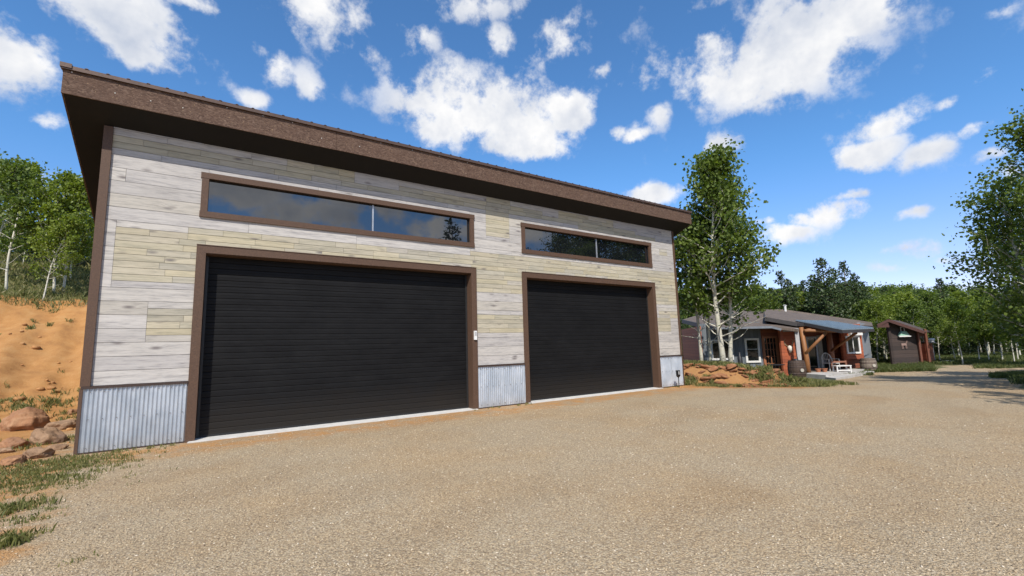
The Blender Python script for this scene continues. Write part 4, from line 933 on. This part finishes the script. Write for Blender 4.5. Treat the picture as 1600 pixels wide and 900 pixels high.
def build_house():
    base = P2(1230, 28); gz = -.35
    h = thing('house', 'low grey and red cabin house with shingled roof and log porch behind the yard', 'house', (base.x, base.y, gz))
    A0, A1 = P2(1094, 27.2), P2(1221, 26.6); A00 = P2(1067, 33.5)
    ze = px_z(1160, 510, 26.6)
    def uz(w0, w1, u, up=548):       # plan point on the line w0-w1 under a pixel column
        d = raydir(u, up); d = Vector((d[0], d[1])); e = w1-w0
        # CAM + t d = w0 + s e
        det = d.x*(-e.y)+e.x*d.y; s = (d.x*w0.y-d.y*w0.x)/(-(d.x*e.y-d.y*e.x)); 
        return w0+e*s
    def zat(p, u, v):
        d = (Vector((p.x, p.y, 0))-Vector((0, 0, 0))).dot(Vector((FV[0], FV[1], 0))); r = raydir(u, v); t = math.hypot(p.x, p.y)/math.hypot(r[0], r[1]); return CAM[2]+t*r[2]
    G1 = uz(A0, A1, 1191)
    m = MB(); m.wall(A0, G1, gz-.3, ze+.25, .15); m.build('wall', GREY, h)
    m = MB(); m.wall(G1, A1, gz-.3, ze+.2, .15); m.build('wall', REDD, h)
    m = MB(); m.wall(A00, A0, gz-.3, ze+.1, .15); m.build('wall', RED, h)
    # lit red bump-out
    C0, C1 = P2(1221.5, 25.7), P2(1246, 25.9); C2 = P2(1221.5, 27.0); C3 = P2(1248, 28.6)
    m = MB(); m.wall(C0, C1, gz-.3, px_z(1230, 511, 25.7), .14); m.wall(C2, C0, gz-.3, px_z(1230, 511, 25.7), .14); m.wall(C1, C3, gz-.3, px_z(1230, 505, 25.7), .14); m.build('wall', RED, h)
    m = MB(); n_ = -FH*.03
    zt0, zt1 = zat(C0, 1222, 518.5), zat(C0, 1222, 511.5)
    m.wall(C0+n_, C1+n_, zt0, zt1, .028); m.build('wall_trim', m_simple('grey_trim', (.40, .41, .42), None, 5, .6), h)
    # facade behind the porch
    B0, B1 = P2(1247, 28.4), P2(1319, 28.6)
    zb = px_z(1290, 508, 28.5)
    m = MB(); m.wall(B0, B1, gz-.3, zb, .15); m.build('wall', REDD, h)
    E0, E1, E2 = P2(1317, 27.6), P2(1349, 27.8), P2(1361, 32.5)
    m = MB(); m.wall(E0, E1, zat(E0, 1320, 562), zb, .15); m.wall(B1, E0, gz-.3, zb, .15); m.build('wall', RED, h)
    m = MB(); m.wall(E0+FH*.25, E1+FH*.25, gz-.3, zat(E0, 1320, 562), .15); m.build('wall', REDD, h)
    m = MB(); m.wall(E1, E2, zat(E1, 1349, 556), zb+.1, .15); m.wall(E1+RH*.05+FH*.2, E2, gz-.3, zat(E1, 1349, 556)-.002, .13); m.build('wall', m_simple('pale_grey_panel', (.30, .32, .34), None, 5, .6), h)
    # back mass
    m = MB(); K0, K1, K2 = P2(1352, 36), P2(1110, 37), A00
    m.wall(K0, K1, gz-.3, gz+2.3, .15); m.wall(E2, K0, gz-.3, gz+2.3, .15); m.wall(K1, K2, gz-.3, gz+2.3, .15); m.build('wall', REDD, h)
    # windows: frame rectangles on the wall lines
    def window(w0, w1, u0, u1, v0, v1, frame, fw=.10, bars=(1,), name='window', hb=(), tilt=0, uref=None):
        a, b = uz(w0, w1, u0), uz(w0, w1, u1); um = (u0+u1)/2; mid = (a+b)/2; zb_, zt_ = zat(mid, um, v1), zat(mid, um, v0)
        d = (b-a).normalized(); n = Vector((d.y, -d.x, 0)); L = (b-a).length
        def bx(mb, s0, s1, z0, z1, o0, o1):
            q = [a+d*s0+n*o0, a+d*s1+n*o0, a+d*s1+n*o1, a+d*s0+n*o1]
            mb.add([Vector((v.x, v.y, z0)) for v in q]+[Vector((v.x, v.y, z1)) for v in q], [(0, 3, 2, 1), (4, 5, 6, 7), (0, 1, 5, 4), (1, 2, 6, 5), (2, 3, 7, 6), (3, 0, 4, 7)])
        f = MB(); bx(f, 0, fw, zb_, zt_, .005, .07); bx(f, L-fw, L, zb_, zt_, .005, .07); bx(f, fw, L-fw, zb_, zb_+fw, .005, .075); bx(f, fw, L-fw, zt_-fw, zt_, .005, .075)
        for t in bars: bx(f, L*t-.02, L*t+.02, zb_+fw, zt_-fw, .02, .055)
        for t in hb: bx(f, fw, L-fw, zb_+(zt_-zb_)*t-.014, zb_+(zt_-zb_)*t+.014, .022, .052)
        fo = f.build(name, frame, h)
        g_ = MB(); bx(g_, fw, L-fw, zb_+fw, zt_-fw, .012, .02); g_.build('pane', HG, fo); return fo, a, d, n, zb_, zt_, L
    window(A0, A1, 1110.5, 1145, 530.5, 562.5, WHT, .11, (.52,))
    cu = window(A0, A1, 1164, 1187, 528.5, 566.5, WHT, .11, (), hb=(.55,))
    window(A0, A1, 1191.5, 1216, 525, 580, m_simple('red_door_frame', (.34, .13, .055), None, 5, .6), .13, (.3, .5, .7), 'french_door', (.22, .42, .62, .8))
    window(B0, B1, 1260, 1277, 526, 579, m_simple('grey_white_frame', (.42, .45, .46), None, 5, .6), .11, (), 'glass_door')
    m = MB(); a, b_ = uz(B0, B1, 1278), uz(B0, B1, 1285); m.wall(a-FH*.06, b_-FH*.06, gz, zat(a, 1280, 524), .05); m.build('door_panel', m_simple('beige_panel', (.34, .33, .28), None, 5, .7), h)
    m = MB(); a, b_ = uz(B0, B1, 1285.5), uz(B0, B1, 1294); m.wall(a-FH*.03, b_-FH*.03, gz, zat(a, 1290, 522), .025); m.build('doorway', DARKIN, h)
    window(E0, E1, 1322.5, 1344, 524.5, 552.5, WHT, .10, (.5,))
    m = MB(); a, b_ = uz(E0, E1, 1329), uz(E0, E1, 1347.5); m.wall(a-FH*.2, b_-FH*.2, zat(a, 1335, 524), zat(a, 1335, 520), .19); m.build('window_hood', WHT, h)
    # roof A (left wing)
    def roof(name, pts, th, m_, edge=None):
        q = [at(*p) for p in pts]; s = MB(); s.slab(q, th); return s.build(name, m_, h)
    ra = roof('roof', [(1066, 499.5, 33.0), (1115, 511.5, 26.1), (1206, 509.5, 25.5), (1247, 514.5, 25.1), (1252, 497, 29.5), (1200, 487.5, 33), (1118, 484.5, 33.5)], .14, SHI)
    g_ = MB(); g_.bar(at(1117, 513.2, 26.0), at(1206, 511.2, 25.4), .12, .12); g_.bar(at(1206, 511.2, 25.4), at(1221, 515.0, 25.15), .12, .12); g_.build('gutter', m_simple('grey_gutter', (.20, .22, .25), None, 5, .45), ra)
    g_ = MB(); g_.bar(at(1066, 502, 32.9), at(1115, 513.8, 26.05), .05, .26); g_.build('rake_board', DARKTR, ra)
    # roof B (higher)
    rb = roof('roof', [(1195, 496, 26.3), (1246, 505, 25.6), (1364, 509.8, 28.6), (1362, 503.5, 35), (1226, 483.5, 34.5), (1194, 483.5, 34)], .12, SHI)
    g_ = MB(); g_.bar(at(1195, 498.2, 26.25), at(1246, 507.0, 25.55), .05, .22); g_.bar(at(1246, 507.0, 25.55), at(1364, 511.4, 28.55), .05, .18); g_.build('fascia', DARKTR, rb)
    v_ = MB(); v_.bar(at(1195, 490, 26.4)-Vector((0, 0, .35)), at(1195, 485, 33.9)-Vector((0, 0, .2)), .08, .3); v_.build('gable_board', DARKTR, rb)
    v_ = MB(); p = at(1227, 482.5, 34.3); v_.tube([p-Vector((0, 0, .3)), p+Vector((0, 0, .25))], .08, 8); v_.bar(p+Vector((-.12, 0, .28)), p+Vector((.12, 0, .24)), .16, .04); v_.build('roof_vent', WHT, rb)
    # porch metal roof
    pr = MB(); c = [at(1243, 500.5, 26.3), at(1315, 514.6, 23.8), at(1365, 512.6, 26.2), at(1295, 501.5, 28.6)]
    pr.slab(c, .05)
    for t in np.linspace(.02, .98, 15):
        p, q = c[1].lerp(c[2], t), c[0].lerp(c[3], t); pr.bar(p+Vector((0, 0, .018)), q+Vector((0, 0, .018)), .04, .035)
    po = pr.build('porch_roof', m_simple('blue_grey_metal', (.30, .37, .42), (.22, .28, .33), 3, .35, .4, bmp=.1), h)
    f = MB(); f.bar(c[0]-Vector((0, 0, .12)), c[1]-Vector((0, 0, .12)), .05, .18); f.bar(c[1]-Vector((0, 0, .12)), c[2]-Vector((0, 0, .12)), .05, .16); f.build('fascia', DARKTR, po)
    # logs
    p0 = P2(1259, 25.2); zt = px_z(1258, 511, 25.2)
    l = MB(); l.tube([(p0.x, p0.y, gz+.1), (p0.x, p0.y, gz+1.0), (p0.x-.12*RH.x, p0.y-.12*RH.y, zt)], [.145, .13, .11], 12); l.build('log_post', TIM, h, smooth=True)
    p1 = P2(1298, 27.0); l = MB(); l.tube([(p1.x, p1.y, gz+.1), (p1.x, p1.y, px_z(1298, 517, 27))], [.18, .15], 10); l.build('log_post', m_simple('red_log', (.28, .11, .05), (.2, .075, .035), 4, .6), h, smooth=True)
    for a, b_, r in ((at(1257, 516.8, 25.1), at(1351, 517.5, 25.9), .085), (at(1259, 552, 25.1), at(1291, 519.5, 24.8), .08), (at(1299, 548, 26.9), at(1338, 520, 25.4), .075), (at(1262, 516, 25.2), at(1300, 517, 27.2), .1), (at(1348, 517.0, 25.9), at(1330, 514.5, 28.4), .1)):
        l = MB(); l.tube([a, (a+b_)/2, b_], r, 10); l.build('log_beam', TIM, h, smooth=True)
    # leaning grey boards by the post
    l = MB(); l.bar(at(1244, 513, 25.3), at(1249.5, 565, 25.0), .22, .05, up=FH); l.build('corner_board', m_simple('weathered_board', (.42, .41, .40), (.28, .27, .27), 4, .8), h)
    # porch deck (stone steps)
    for q, z0, th in (([(1256, 583.5), (1318, 575.5), (1352, 576.5), (1290, 586)], .10, .3), ([(1268, 586.5), (1330, 577.5), (1366, 580), (1306, 591)], .0, .3)):
        pts = []
        for u, v in q:
            g0 = -.35+z0+.12; r = raydir(u, v); t = (CAM[2]-g0)/-r[2]; pts.append(CAM+r*t)
        s = MB(); s.slab(pts, th); s.build('porch_step', m_simple('pale_stone', (.50, .48, .45), (.33, .31, .28), 3, .9), h)
    s = MB(); s.slab([B0+Vector((0, 0, -.12)), B1+Vector((0, 0, -.12)), P2(1322, 26.0)+Vector((0, 0, -.12)), P2(1255, 25.6)+Vector((0, 0, -.12))], .3); s.build('porch_floor', m_simple('porch_wood', (.20, .17, .14), None, 4, .8), h)
    return dict(uz=uz, zat=zat, A=(A0, A1), C=(C0, C1), B=(B0, B1))
HI = build_house()

def house_objects():
    gz = -.35
    # deer skull on the red wall
    C0, C1 = HI['C']; p = HI['uz'](C0, C1, 1232.5)-FH*.06; z = HI['zat'](p, 1232, 545)
    s = thing('deer_skull', 'white deer skull with antlers hung on the sunlit red wall', 'wall trophy', (p.x, p.y, z))
    bone = m_simple('bone', (.72, .68, .60), (.55, .5, .42), 6, .7)
    m = MB(); c = Vector((p.x, p.y, z))
    m.tube([c+Vector((0, 0, .16))-FH*.02, c+Vector((0, 0, .08))-FH*.07, c-Vector((0, 0, .06))-FH*.08, c-Vector((0, 0, .22))-FH*.05], [.06, .13, .10, .045], 10); m.build('skull', bone, s, smooth=True)
    for sg in (-1, 1):
        m = MB(); b = c+RH*.06*sg+Vector((0, 0, .13)); pts = [b, b+RH*.16*sg+Vector((0, 0, .12)), b+RH*.20*sg+Vector((0, 0, .30)), b+RH*.10*sg+Vector((0, 0, .45))]
        m.tube(pts, [.028, .024, .02, .008], 7); m.tube([pts[1], pts[1]+Vector((0, 0, .18))-RH*.03*sg], [.018, .006], 6); m.tube([pts[2], pts[2]+RH*.12*sg+Vector((0, 0, .1))], [.016, .006], 6)
        m.build('antler', m_simple('antler', (.45, .33, .2), None, 6, .7), s, smooth=True)
    # barrels
    def barrel(u, v, z, hgt, r, label, lightm):
        b = P2(u, z); g0 = Tz(b.x, b.y)
        t = thing('barrel', label, 'barrel', (b.x, b.y, g0), 'wooden half barrels by the house')
        m = MB(); pr = [(r*.80, 0), (r*.93, hgt*.22), (r, hgt*.5), (r*.95, hgt*.78), (r*.84, hgt), (r*.76, hgt), (r*.76, hgt*.88)]
        m.lathe((b.x, b.y, g0), pr, 20); m.build('staves', lightm, t, smooth=False)
        for q, rr in ((.12, .90), (.33, .985), (.68, .985), (.9, .915)):
            m = MB(); m.lathe((b.x, b.y, g0), [(r*rr, hgt*q-.025), (r*(rr+.015), hgt*q-.024), (r*(rr+.012), hgt*q+.024), (r*rr, hgt*q+.025)], 20); m.build('hoop', m_simple('rusty_hoop', (.16, .12, .10), (.09, .06, .05), 8, .6, .5), t)
        m = MB(); c = Vector((b.x, b.y, g0+hgt*.5))-FH*(r*1.0); m.tube([c, c-FH*.03], .09, 12); m.build('badge', m_simple('pale_badge', (.45, .42, .36), None, 5, .6), t)
        return b, g0
    dk = m_simple('dark_staves', (.075, .045, .03), (.04, .025, .018), 6, .7, stretch=(4, 4, .5)); lt = m_simple('weathered_staves', (.24, .20, .16), (.13, .10, .08), 6, .8, stretch=(4, 4, .5))
    b, g0 = barrel(1242, 590, 23.6, .98, .42, 'dark wooden barrel standing in grass in front of the red wall and log post', dk)
    barrel(1354, 570, 27.0, .82, .42, 'weathered grey barrel planter at the right end of the house', lt)
    # boot / iron ornament on top of barrel
    o = thing('iron_kettle', 'small dark iron kettle on top of the dark barrel', 'kettle', (b.x, b.y, g0+.98))
    m = MB(); m.lathe((b.x, b.y, g0+.86), [(.10, 0), (.14, .06), (.12, .16), (.05, .2)], 12); ir = m_simple('black_iron', (.02, .02, .022), None, 6, .5); m.build('pot', ir, o, smooth=True)
    m = MB(); c = Vector((b.x, b.y, g0+.98)); m.tube([c+RH*.12, c+RH*.10+Vector((0, 0, .18)), c-RH*.10+Vector((0, 0, .22)), c-RH*.12], .012, 6); m.build('handle', ir, o)
    # garden table and iron seat by the french door
    p = P2(1210, 24.9); g1 = Tz(p.x, p.y)
    t = thing('garden_table', 'dark iron garden table in front of the french door', 'table', (p.x, p.y, g1))
    m = MB(); m.lathe((p.x, p.y, g1+.70), [(.42, 0), (.44, .02), (.42, .04)], 18); m.build('tabletop', ir, t)
    for a in range(4):
        d = Vector((math.cos(a*1.57+.4), math.sin(a*1.57+.4), 0)); m = MB(); m.tube([Vector((p.x, p.y, g1+.7))+d*.1, Vector((p.x, p.y, g1+.35))+d*.12, Vector((p.x, p.y, g1))+d*.34], .015, 6); m.build('leg', ir, t)
    def chair(p, g0, face, m_, label, group=None, name='porch_chair', w=.55, hb=.95, roundb=True):
        t = thing(name, label, 'chair', (p.x, p.y, g0), group); f = Vector((math.cos(face), math.sin(face), 0)); r = Vector((f.y, -f.x, 0)); c = Vector((p.x, p.y, g0))
        m = MB(); k = [c+f*.25+r*w/2, c+f*.25-r*w/2, c-f*.25-r*w/2, c-f*.25+r*w/2]; m.slab([q+Vector((0, 0, .45)) for q in k], .04); m.build('seat', m_, t)
        for q in k: m = MB(); m.tube([q*.98+c*.02+Vector((0, 0, .42)), q], .022, 6); m.build('leg', m_, t)
        m = MB(); a, b2 = k[2]+Vector((0, 0, .45)), k[3]+Vector((0, 0, .45))
        if roundb:
            pts = [a.lerp(b2, .5)+r*(w/2)*math.cos(th)*-1+Vector((0, 0, (hb-.45)*(.25+.75*math.sin(th)))) - f*.08*math.sin(th) for th in np.linspace(0, math.pi, 11)]
            m.tube([a]+pts+[b2], .024, 6)
            for i in range(2, 10, 1): q = pts[i]; m.tube([Vector((q.x, q.y, g0+.45))+f*.05, q], .010, 5)
        else:
            m.tube([a, a+Vector((0, 0, .4))], .022, 6); m.tube([b2, b2+Vector((0, 0, .4))], .022, 6); m.bar(a+Vector((0, 0, .38)), b2+Vector((0, 0, .38)), .03, .1); m.bar(a+Vector((0, 0, .2)), b2+Vector((0, 0, .2)), .03, .08)
        m.build('backrest', m_, t)
        for s1, s2 in ((k[3], k[0]), (k[2], k[1])): m = MB(); m.tube([s1+Vector((0, 0, .68)), s2+Vector((0, 0, .66)), s2+Vector((0, 0, .44))], .02, 6); m.build('armrest', m_, t)
    chair(P2(1296, 26.0), -.12, math.atan2(-FH.y, -FH.x)+.1, m_simple('white_wicker', (.62, .60, .55), None, 6, .7), 'white round-backed chair on the porch, left of the white bench', None, 'porch_chair', .62, 1.0)
    p = P2(1312, 25.2); t = thing('porch_bench', 'small white painted bench beside the round-backed chair on the porch', 'bench', (p.x, p.y, -.2))
    c = Vector((p.x, p.y, -.2)); W_ = m_simple('white_wood', (.75, .73, .70), None, 6, .6)
    m = MB(); m.slab([c+RH*.42+FH*.2+Vector((0, 0, .42)), c-RH*.42+FH*.2+Vector((0, 0, .42)), c-RH*.42-FH*.2+Vector((0, 0, .42)), c+RH*.42-FH*.2+Vector((0, 0, .42))], .05); m.build('seat', W_, t)
    for a, b_ in ((1, 1), (1, -1), (-1, 1), (-1, -1)): q = c+RH*.37*a+FH*.16*b_; m = MB(); m.bar(q, q+Vector((0, 0, .37)), .06, .06, up=FH); m.build('leg', W_, t)
    m = MB(); m.bar(c-RH*.37-FH*.16+Vector((0, 0, .15)), c+RH*.37-FH*.16+Vector((0, 0, .15)), .04, .06); m.build('stretcher', W_, t)
    m = MB(); m.bar(c-RH*.40+FH*.2+Vector((0, 0, .60)), c+RH*.40+FH*.2+Vector((0, 0, .60)), .03, .09); m.bar(c+RH*.40+FH*.2+Vector((0, 0, .3)), c+RH*.40+FH*.2+Vector((0, 0, .66)), .05, .05, up=FH); m.bar(c-RH*.40+FH*.2+Vector((0, 0, .3)), c-RH*.40+FH*.2+Vector((0, 0, .66)), .05, .05, up=FH); m.build('backrest', m_simple('brown_wood', (.30, .13, .08), None, 6, .6), t)
    # terracotta pots
    for i, (u, lb) in enumerate(((1275, 'left of the two terracotta pots on the porch step'), (1285, 'right of the two terracotta pots on the porch step'))):
        p = P2(u, 25.3); m = MB(); m.lathe((p.x, p.y, -.16), [(.09, 0), (.13, .18), (.15, .19), (.15, .23), (.12, .23), (.1, .17)], 14); tag(m.build('flower_pot', m_simple('terracotta', (.42, .17, .09), None, 6, .8), None, loc=(p.x, p.y, -.16)), lb, 'pot', 'terracotta pots')
    # dark garden figure by the grey wall
    p = P2(1155, 25.6); g1 = Tz(p.x, p.y)
    t = thing('barbecue_smoker', 'dark upright iron smoker between the two white windows', 'smoker', (p.x, p.y, g1))
    m = MB(); m.lathe((p.x, p.y, g1+.3), [(.10, 0), (.13, .05), (.13, .85), (.06, .95), (.05, 1.15)], 12); m.build('drum', ir, t, smooth=True)
    for a in range(3): d = Vector((math.cos(a*2.1), math.sin(a*2.1), 0))*.12; m = MB(); m.tube([Vector((p.x, p.y, g1+.35))+d, Vector((p.x, p.y, g1))+d*1.4], .02, 6); m.build('leg', ir, t)

def build_shed():
    z0 = 32.0; gz = Tz(*P2(1415, z0).to_2d())
    a, b, c = P2(1392, z0), P2(1436, z0+.3), P2(1449, z0+4.0)
    s = thing('shed', 'small dark log shed with lopsided gable roof beyond the house', 'shed', (a.x, a.y, gz))
    def zz(p, u, v): return HI['zat'](p, u, v)
    pk = zz(a, 1394, 499.5); rt = zz(b, 1436, 512); rc = zz(b, 1446, 517.5); lf = zz(a, 1377, 507)
    m = MB()
    n = FH*.15
    f_ = [Vector((a.x, a.y, gz-.2)), Vector((b.x, b.y, gz-.2)), Vector((b.x, b.y, rt)), Vector((a.x, a.y, pk-.1))]
    m.add([*f_, *[v+n for v in f_]], [(0, 1, 2, 3), (7, 6, 5, 4), (0, 4, 5, 1), (1, 5, 6, 2), (2, 6, 7, 3), (3, 7, 4, 0)]); m.build('wall', LOGB, s)
    m = MB(); m.wall(b, c, gz-.2, rt-.15, .12); m.build('wall', REDD, s)
    DP = c-b; e = a+DP; m = MB(); m.wall(e, a, gz-.2, pk-.15, .12); m.wall(c, e, gz-.2, rt-.2, .12); m.build('wall', LOGB, s)
    ap, al, ar = P2(1394, z0-.5), P2(1375.5, z0-.5), P2(1448, z0-.4)
    bk = DP*1.12
    L_ = lambda p, z: Vector((p.x, p.y, z))
    m = MB(); m.slab([L_(ap, pk+.02), L_(ar, rc), L_(ar, rc)+bk, L_(ap, pk+.02)+bk], .08); m.slab([L_(al, lf), L_(ap, pk+.019), L_(ap, pk+.019)+bk, L_(al, lf)+bk], .08); ro = m.build('roof', m_simple('brown_roof', (.08, .058, .046), None, 5, .8), s)
    m = MB(); m.bar(L_(ap, pk-.06)-FH*.02, L_(ar, rc-.1)-FH*.02, .05, .20); m.bar(L_(al, lf-.1)-FH*.02, L_(ap, pk-.06)-FH*.02, .05, .16); m.bar(L_(al, lf-.16)-FH*.015, L_(ap, lf-.16)-FH*.015, .05, .14)
    tri = [L_(al, lf-.12), L_(ap, lf-.12), L_(ap, pk-.1)]; m.add([*tri, *[v+FH*.06 for v in tri]], [(0, 1, 2), (5, 4, 3), (0, 3, 4, 1), (1, 4, 5, 2), (2, 5, 3, 0)]); m.build('gable_trim', m_simple('dark_red_trim', (.085, .035, .026), None, 5, .7), ro)
    # side windows
    for t0, t1 in ((.18, .40), (.55, .78)):
        q0, q1 = b.lerp(c, t0), b.lerp(c, t1); nn = RH*.03-FH*.05
        m = MB(); m.wall(q0+nn, q1+nn, gz+1.25, gz+2.0, .03); f = m.build('window', m_simple('weathered_frame', (.42, .36, .30), None, 5, .7), s)
        m = MB(); q2, q3 = q0.lerp(q1, .18), q0.lerp(q1, .82); m.wall(q2+nn*1.5, q3+nn*1.5, gz+1.35, gz+1.9, .012); m.build('pane', HG, f)
    # annex
    x0, x1 = P2(1447.5, z0+.8), P2(1458, z0+1.6); m = MB(); m.wall(x0, x1, gz-.2, zz(x0, 1450, 537), .9); an = m.build('annex', REDD, s)
    m = MB(); q = [x0-FH*.2, x1-FH*.2+RH*.1, x1+FH*1.2+RH*.1, x0+FH*1.2]; m.slab([L_(v, zz(x0, 1450, 533) if i in (0, 3) else zz(x0, 1450, 535.5)) for i, v in enumerate(q)], .06); m.build('annex_roof', m_simple('grey_metal_sheet', (.20, .22, .24), None, 5, .5), an)
    for sg in (0, 1):
        p = P2(1436+ (0 if sg == 0 else 12), z0+.25+sg*.4)-FH*.08; m = MB(); m.bar(L_(p, gz-.1), L_(p, rt-.1), .14, .12, up=FH); m.build('corner_post', m_simple('reddish_log', (.17, .06, .035), None, 5, .7), s)
    # ornament: pale green enamel bird house like lantern with shelf
    p = HI['uz'](a, b, 1412.5)-FH*.12; zc = zz(p, 1412, 524)
    o = thing('green_lantern', 'pale green and white metal lantern hung on the dark shed wall', 'lantern', (p.x, p.y, zc))
    gm = m_simple('pale_green_paint', (.30, .50, .38), (.22, .38, .28), 5, .5); c_ = Vector((p.x, p.y, zc))
    m = MB(); q = [c_-RH*.36-FH*.15, c_+RH*.36-FH*.15, c_+RH*.36+FH*.1, c_-RH*.36+FH*.1]; t_ = [c_-RH*.16-FH*.1, c_+RH*.16-FH*.1, c_+RH*.16+FH*.08, c_-RH*.16+FH*.08]
    m.add([*[v-Vector((0, 0, .02)) for v in q], *[v+Vector((0, 0, .28)) for v in t_]], [(0, 1, 2, 3), (7, 6, 5, 4), (0, 4, 5, 1), (1, 5, 6, 2), (2, 6, 7, 3), (3, 7, 4, 0)]); m.build('hood', gm, o)
    m = MB()
    for sg in (-1, 1): m.tube([c_+RH*.13*sg+Vector((0, 0, .28)), c_+RH*.12*sg+Vector((0, 0, .62))], .025, 6)
    m.tube([c_-RH*.12+Vector((0, 0, .60)), c_+RH*.12+Vector((0, 0, .60))], .03, 6); m.build('hanger', WHT, o)
    m = MB(); m.bar(c_-RH*.42-FH*.1-Vector((0, 0, .06)), c_+RH*.42-FH*.1-Vector((0, 0, .06)), .1, .09); m.build('rim', WHT, o)
    # small four-legged silhouette plaque
    p = HI['uz'](a, b, 1413)-FH*.06; zc = zz(p, 1413, 538); c_ = Vector((p.x, p.y, zc)); m = MB()
    m.bar(c_-RH*.20, c_+RH*.16, .03, .16, up=Vector((0, 0, 1)))
    for k in (-.18, -.11, .09, .15): m.bar(c_+RH*k-Vector((0, 0, .08)), c_+RH*k-Vector((0, 0, .30)), .03, .04, up=FH)
    m.bar(c_+RH*.14+Vector((0, 0, .06)), c_+RH*.22+Vector((0, 0, .24)), .03, .08, up=FH)
    tag(m.build('animal_plaque', m_simple('pinkish_wood', (.30, .2, .17), None, 5, .7), None, loc=tuple(c_)), 'flat pinkish animal cut-out on the shed wall below the green lantern', 'wall ornament')
    # birdhouse post
    p = P2(1458.5, 33.6); g0 = Tz(p.x, p.y); t = thing('bird_house', 'pale bird house on a thin post right of the shed', 'bird house', (p.x, p.y, g0))
    zt = zz(p, 1458, 536); m = MB(); m.tube([(p.x, p.y, g0-.1), (p.x, p.y, zt)], .035, 6); m.build('post', m_simple('grey_post', (.3, .3, .3), None, 5, .8), t)
    m = MB(); m.box(p.x-.12, p.x+.12, p.y-.12, p.y+.12, zt, zt+.22); m.add([(p.x-.16, p.y-.16, zt+.221), (p.x+.16, p.y-.16, zt+.221), (p.x+.16, p.y+.16, zt+.221), (p.x-.16, p.y+.16, zt+.221), (p.x, p.y-.16, zt+.36), (p.x, p.y+.16, zt+.36)], [(0, 1, 2, 3), (0, 4, 1), (2, 5, 3), (0, 3, 5, 4), (1, 4, 5, 2)]); m.build('box', WHT, t)
    # birch log in the meadow
    a_, b_ = P2(1467, 33.2), P2(1487, 33.4); m = MB(); za = Tz(a_.x, a_.y)+.12; m.tube([(a_.x, a_.y, za), ((a_.x+b_.x)/2, (a_.y+b_.y)/2, za+.03), (b_.x, b_.y, za)], [.09, .08, .07], 10)
    tag(m.build('birch_log', BARK, None, smooth=True, loc=(a_.x, a_.y, za)), 'white birch log lying in the meadow just right of the shed', 'log')
house_objects()
build_shed()
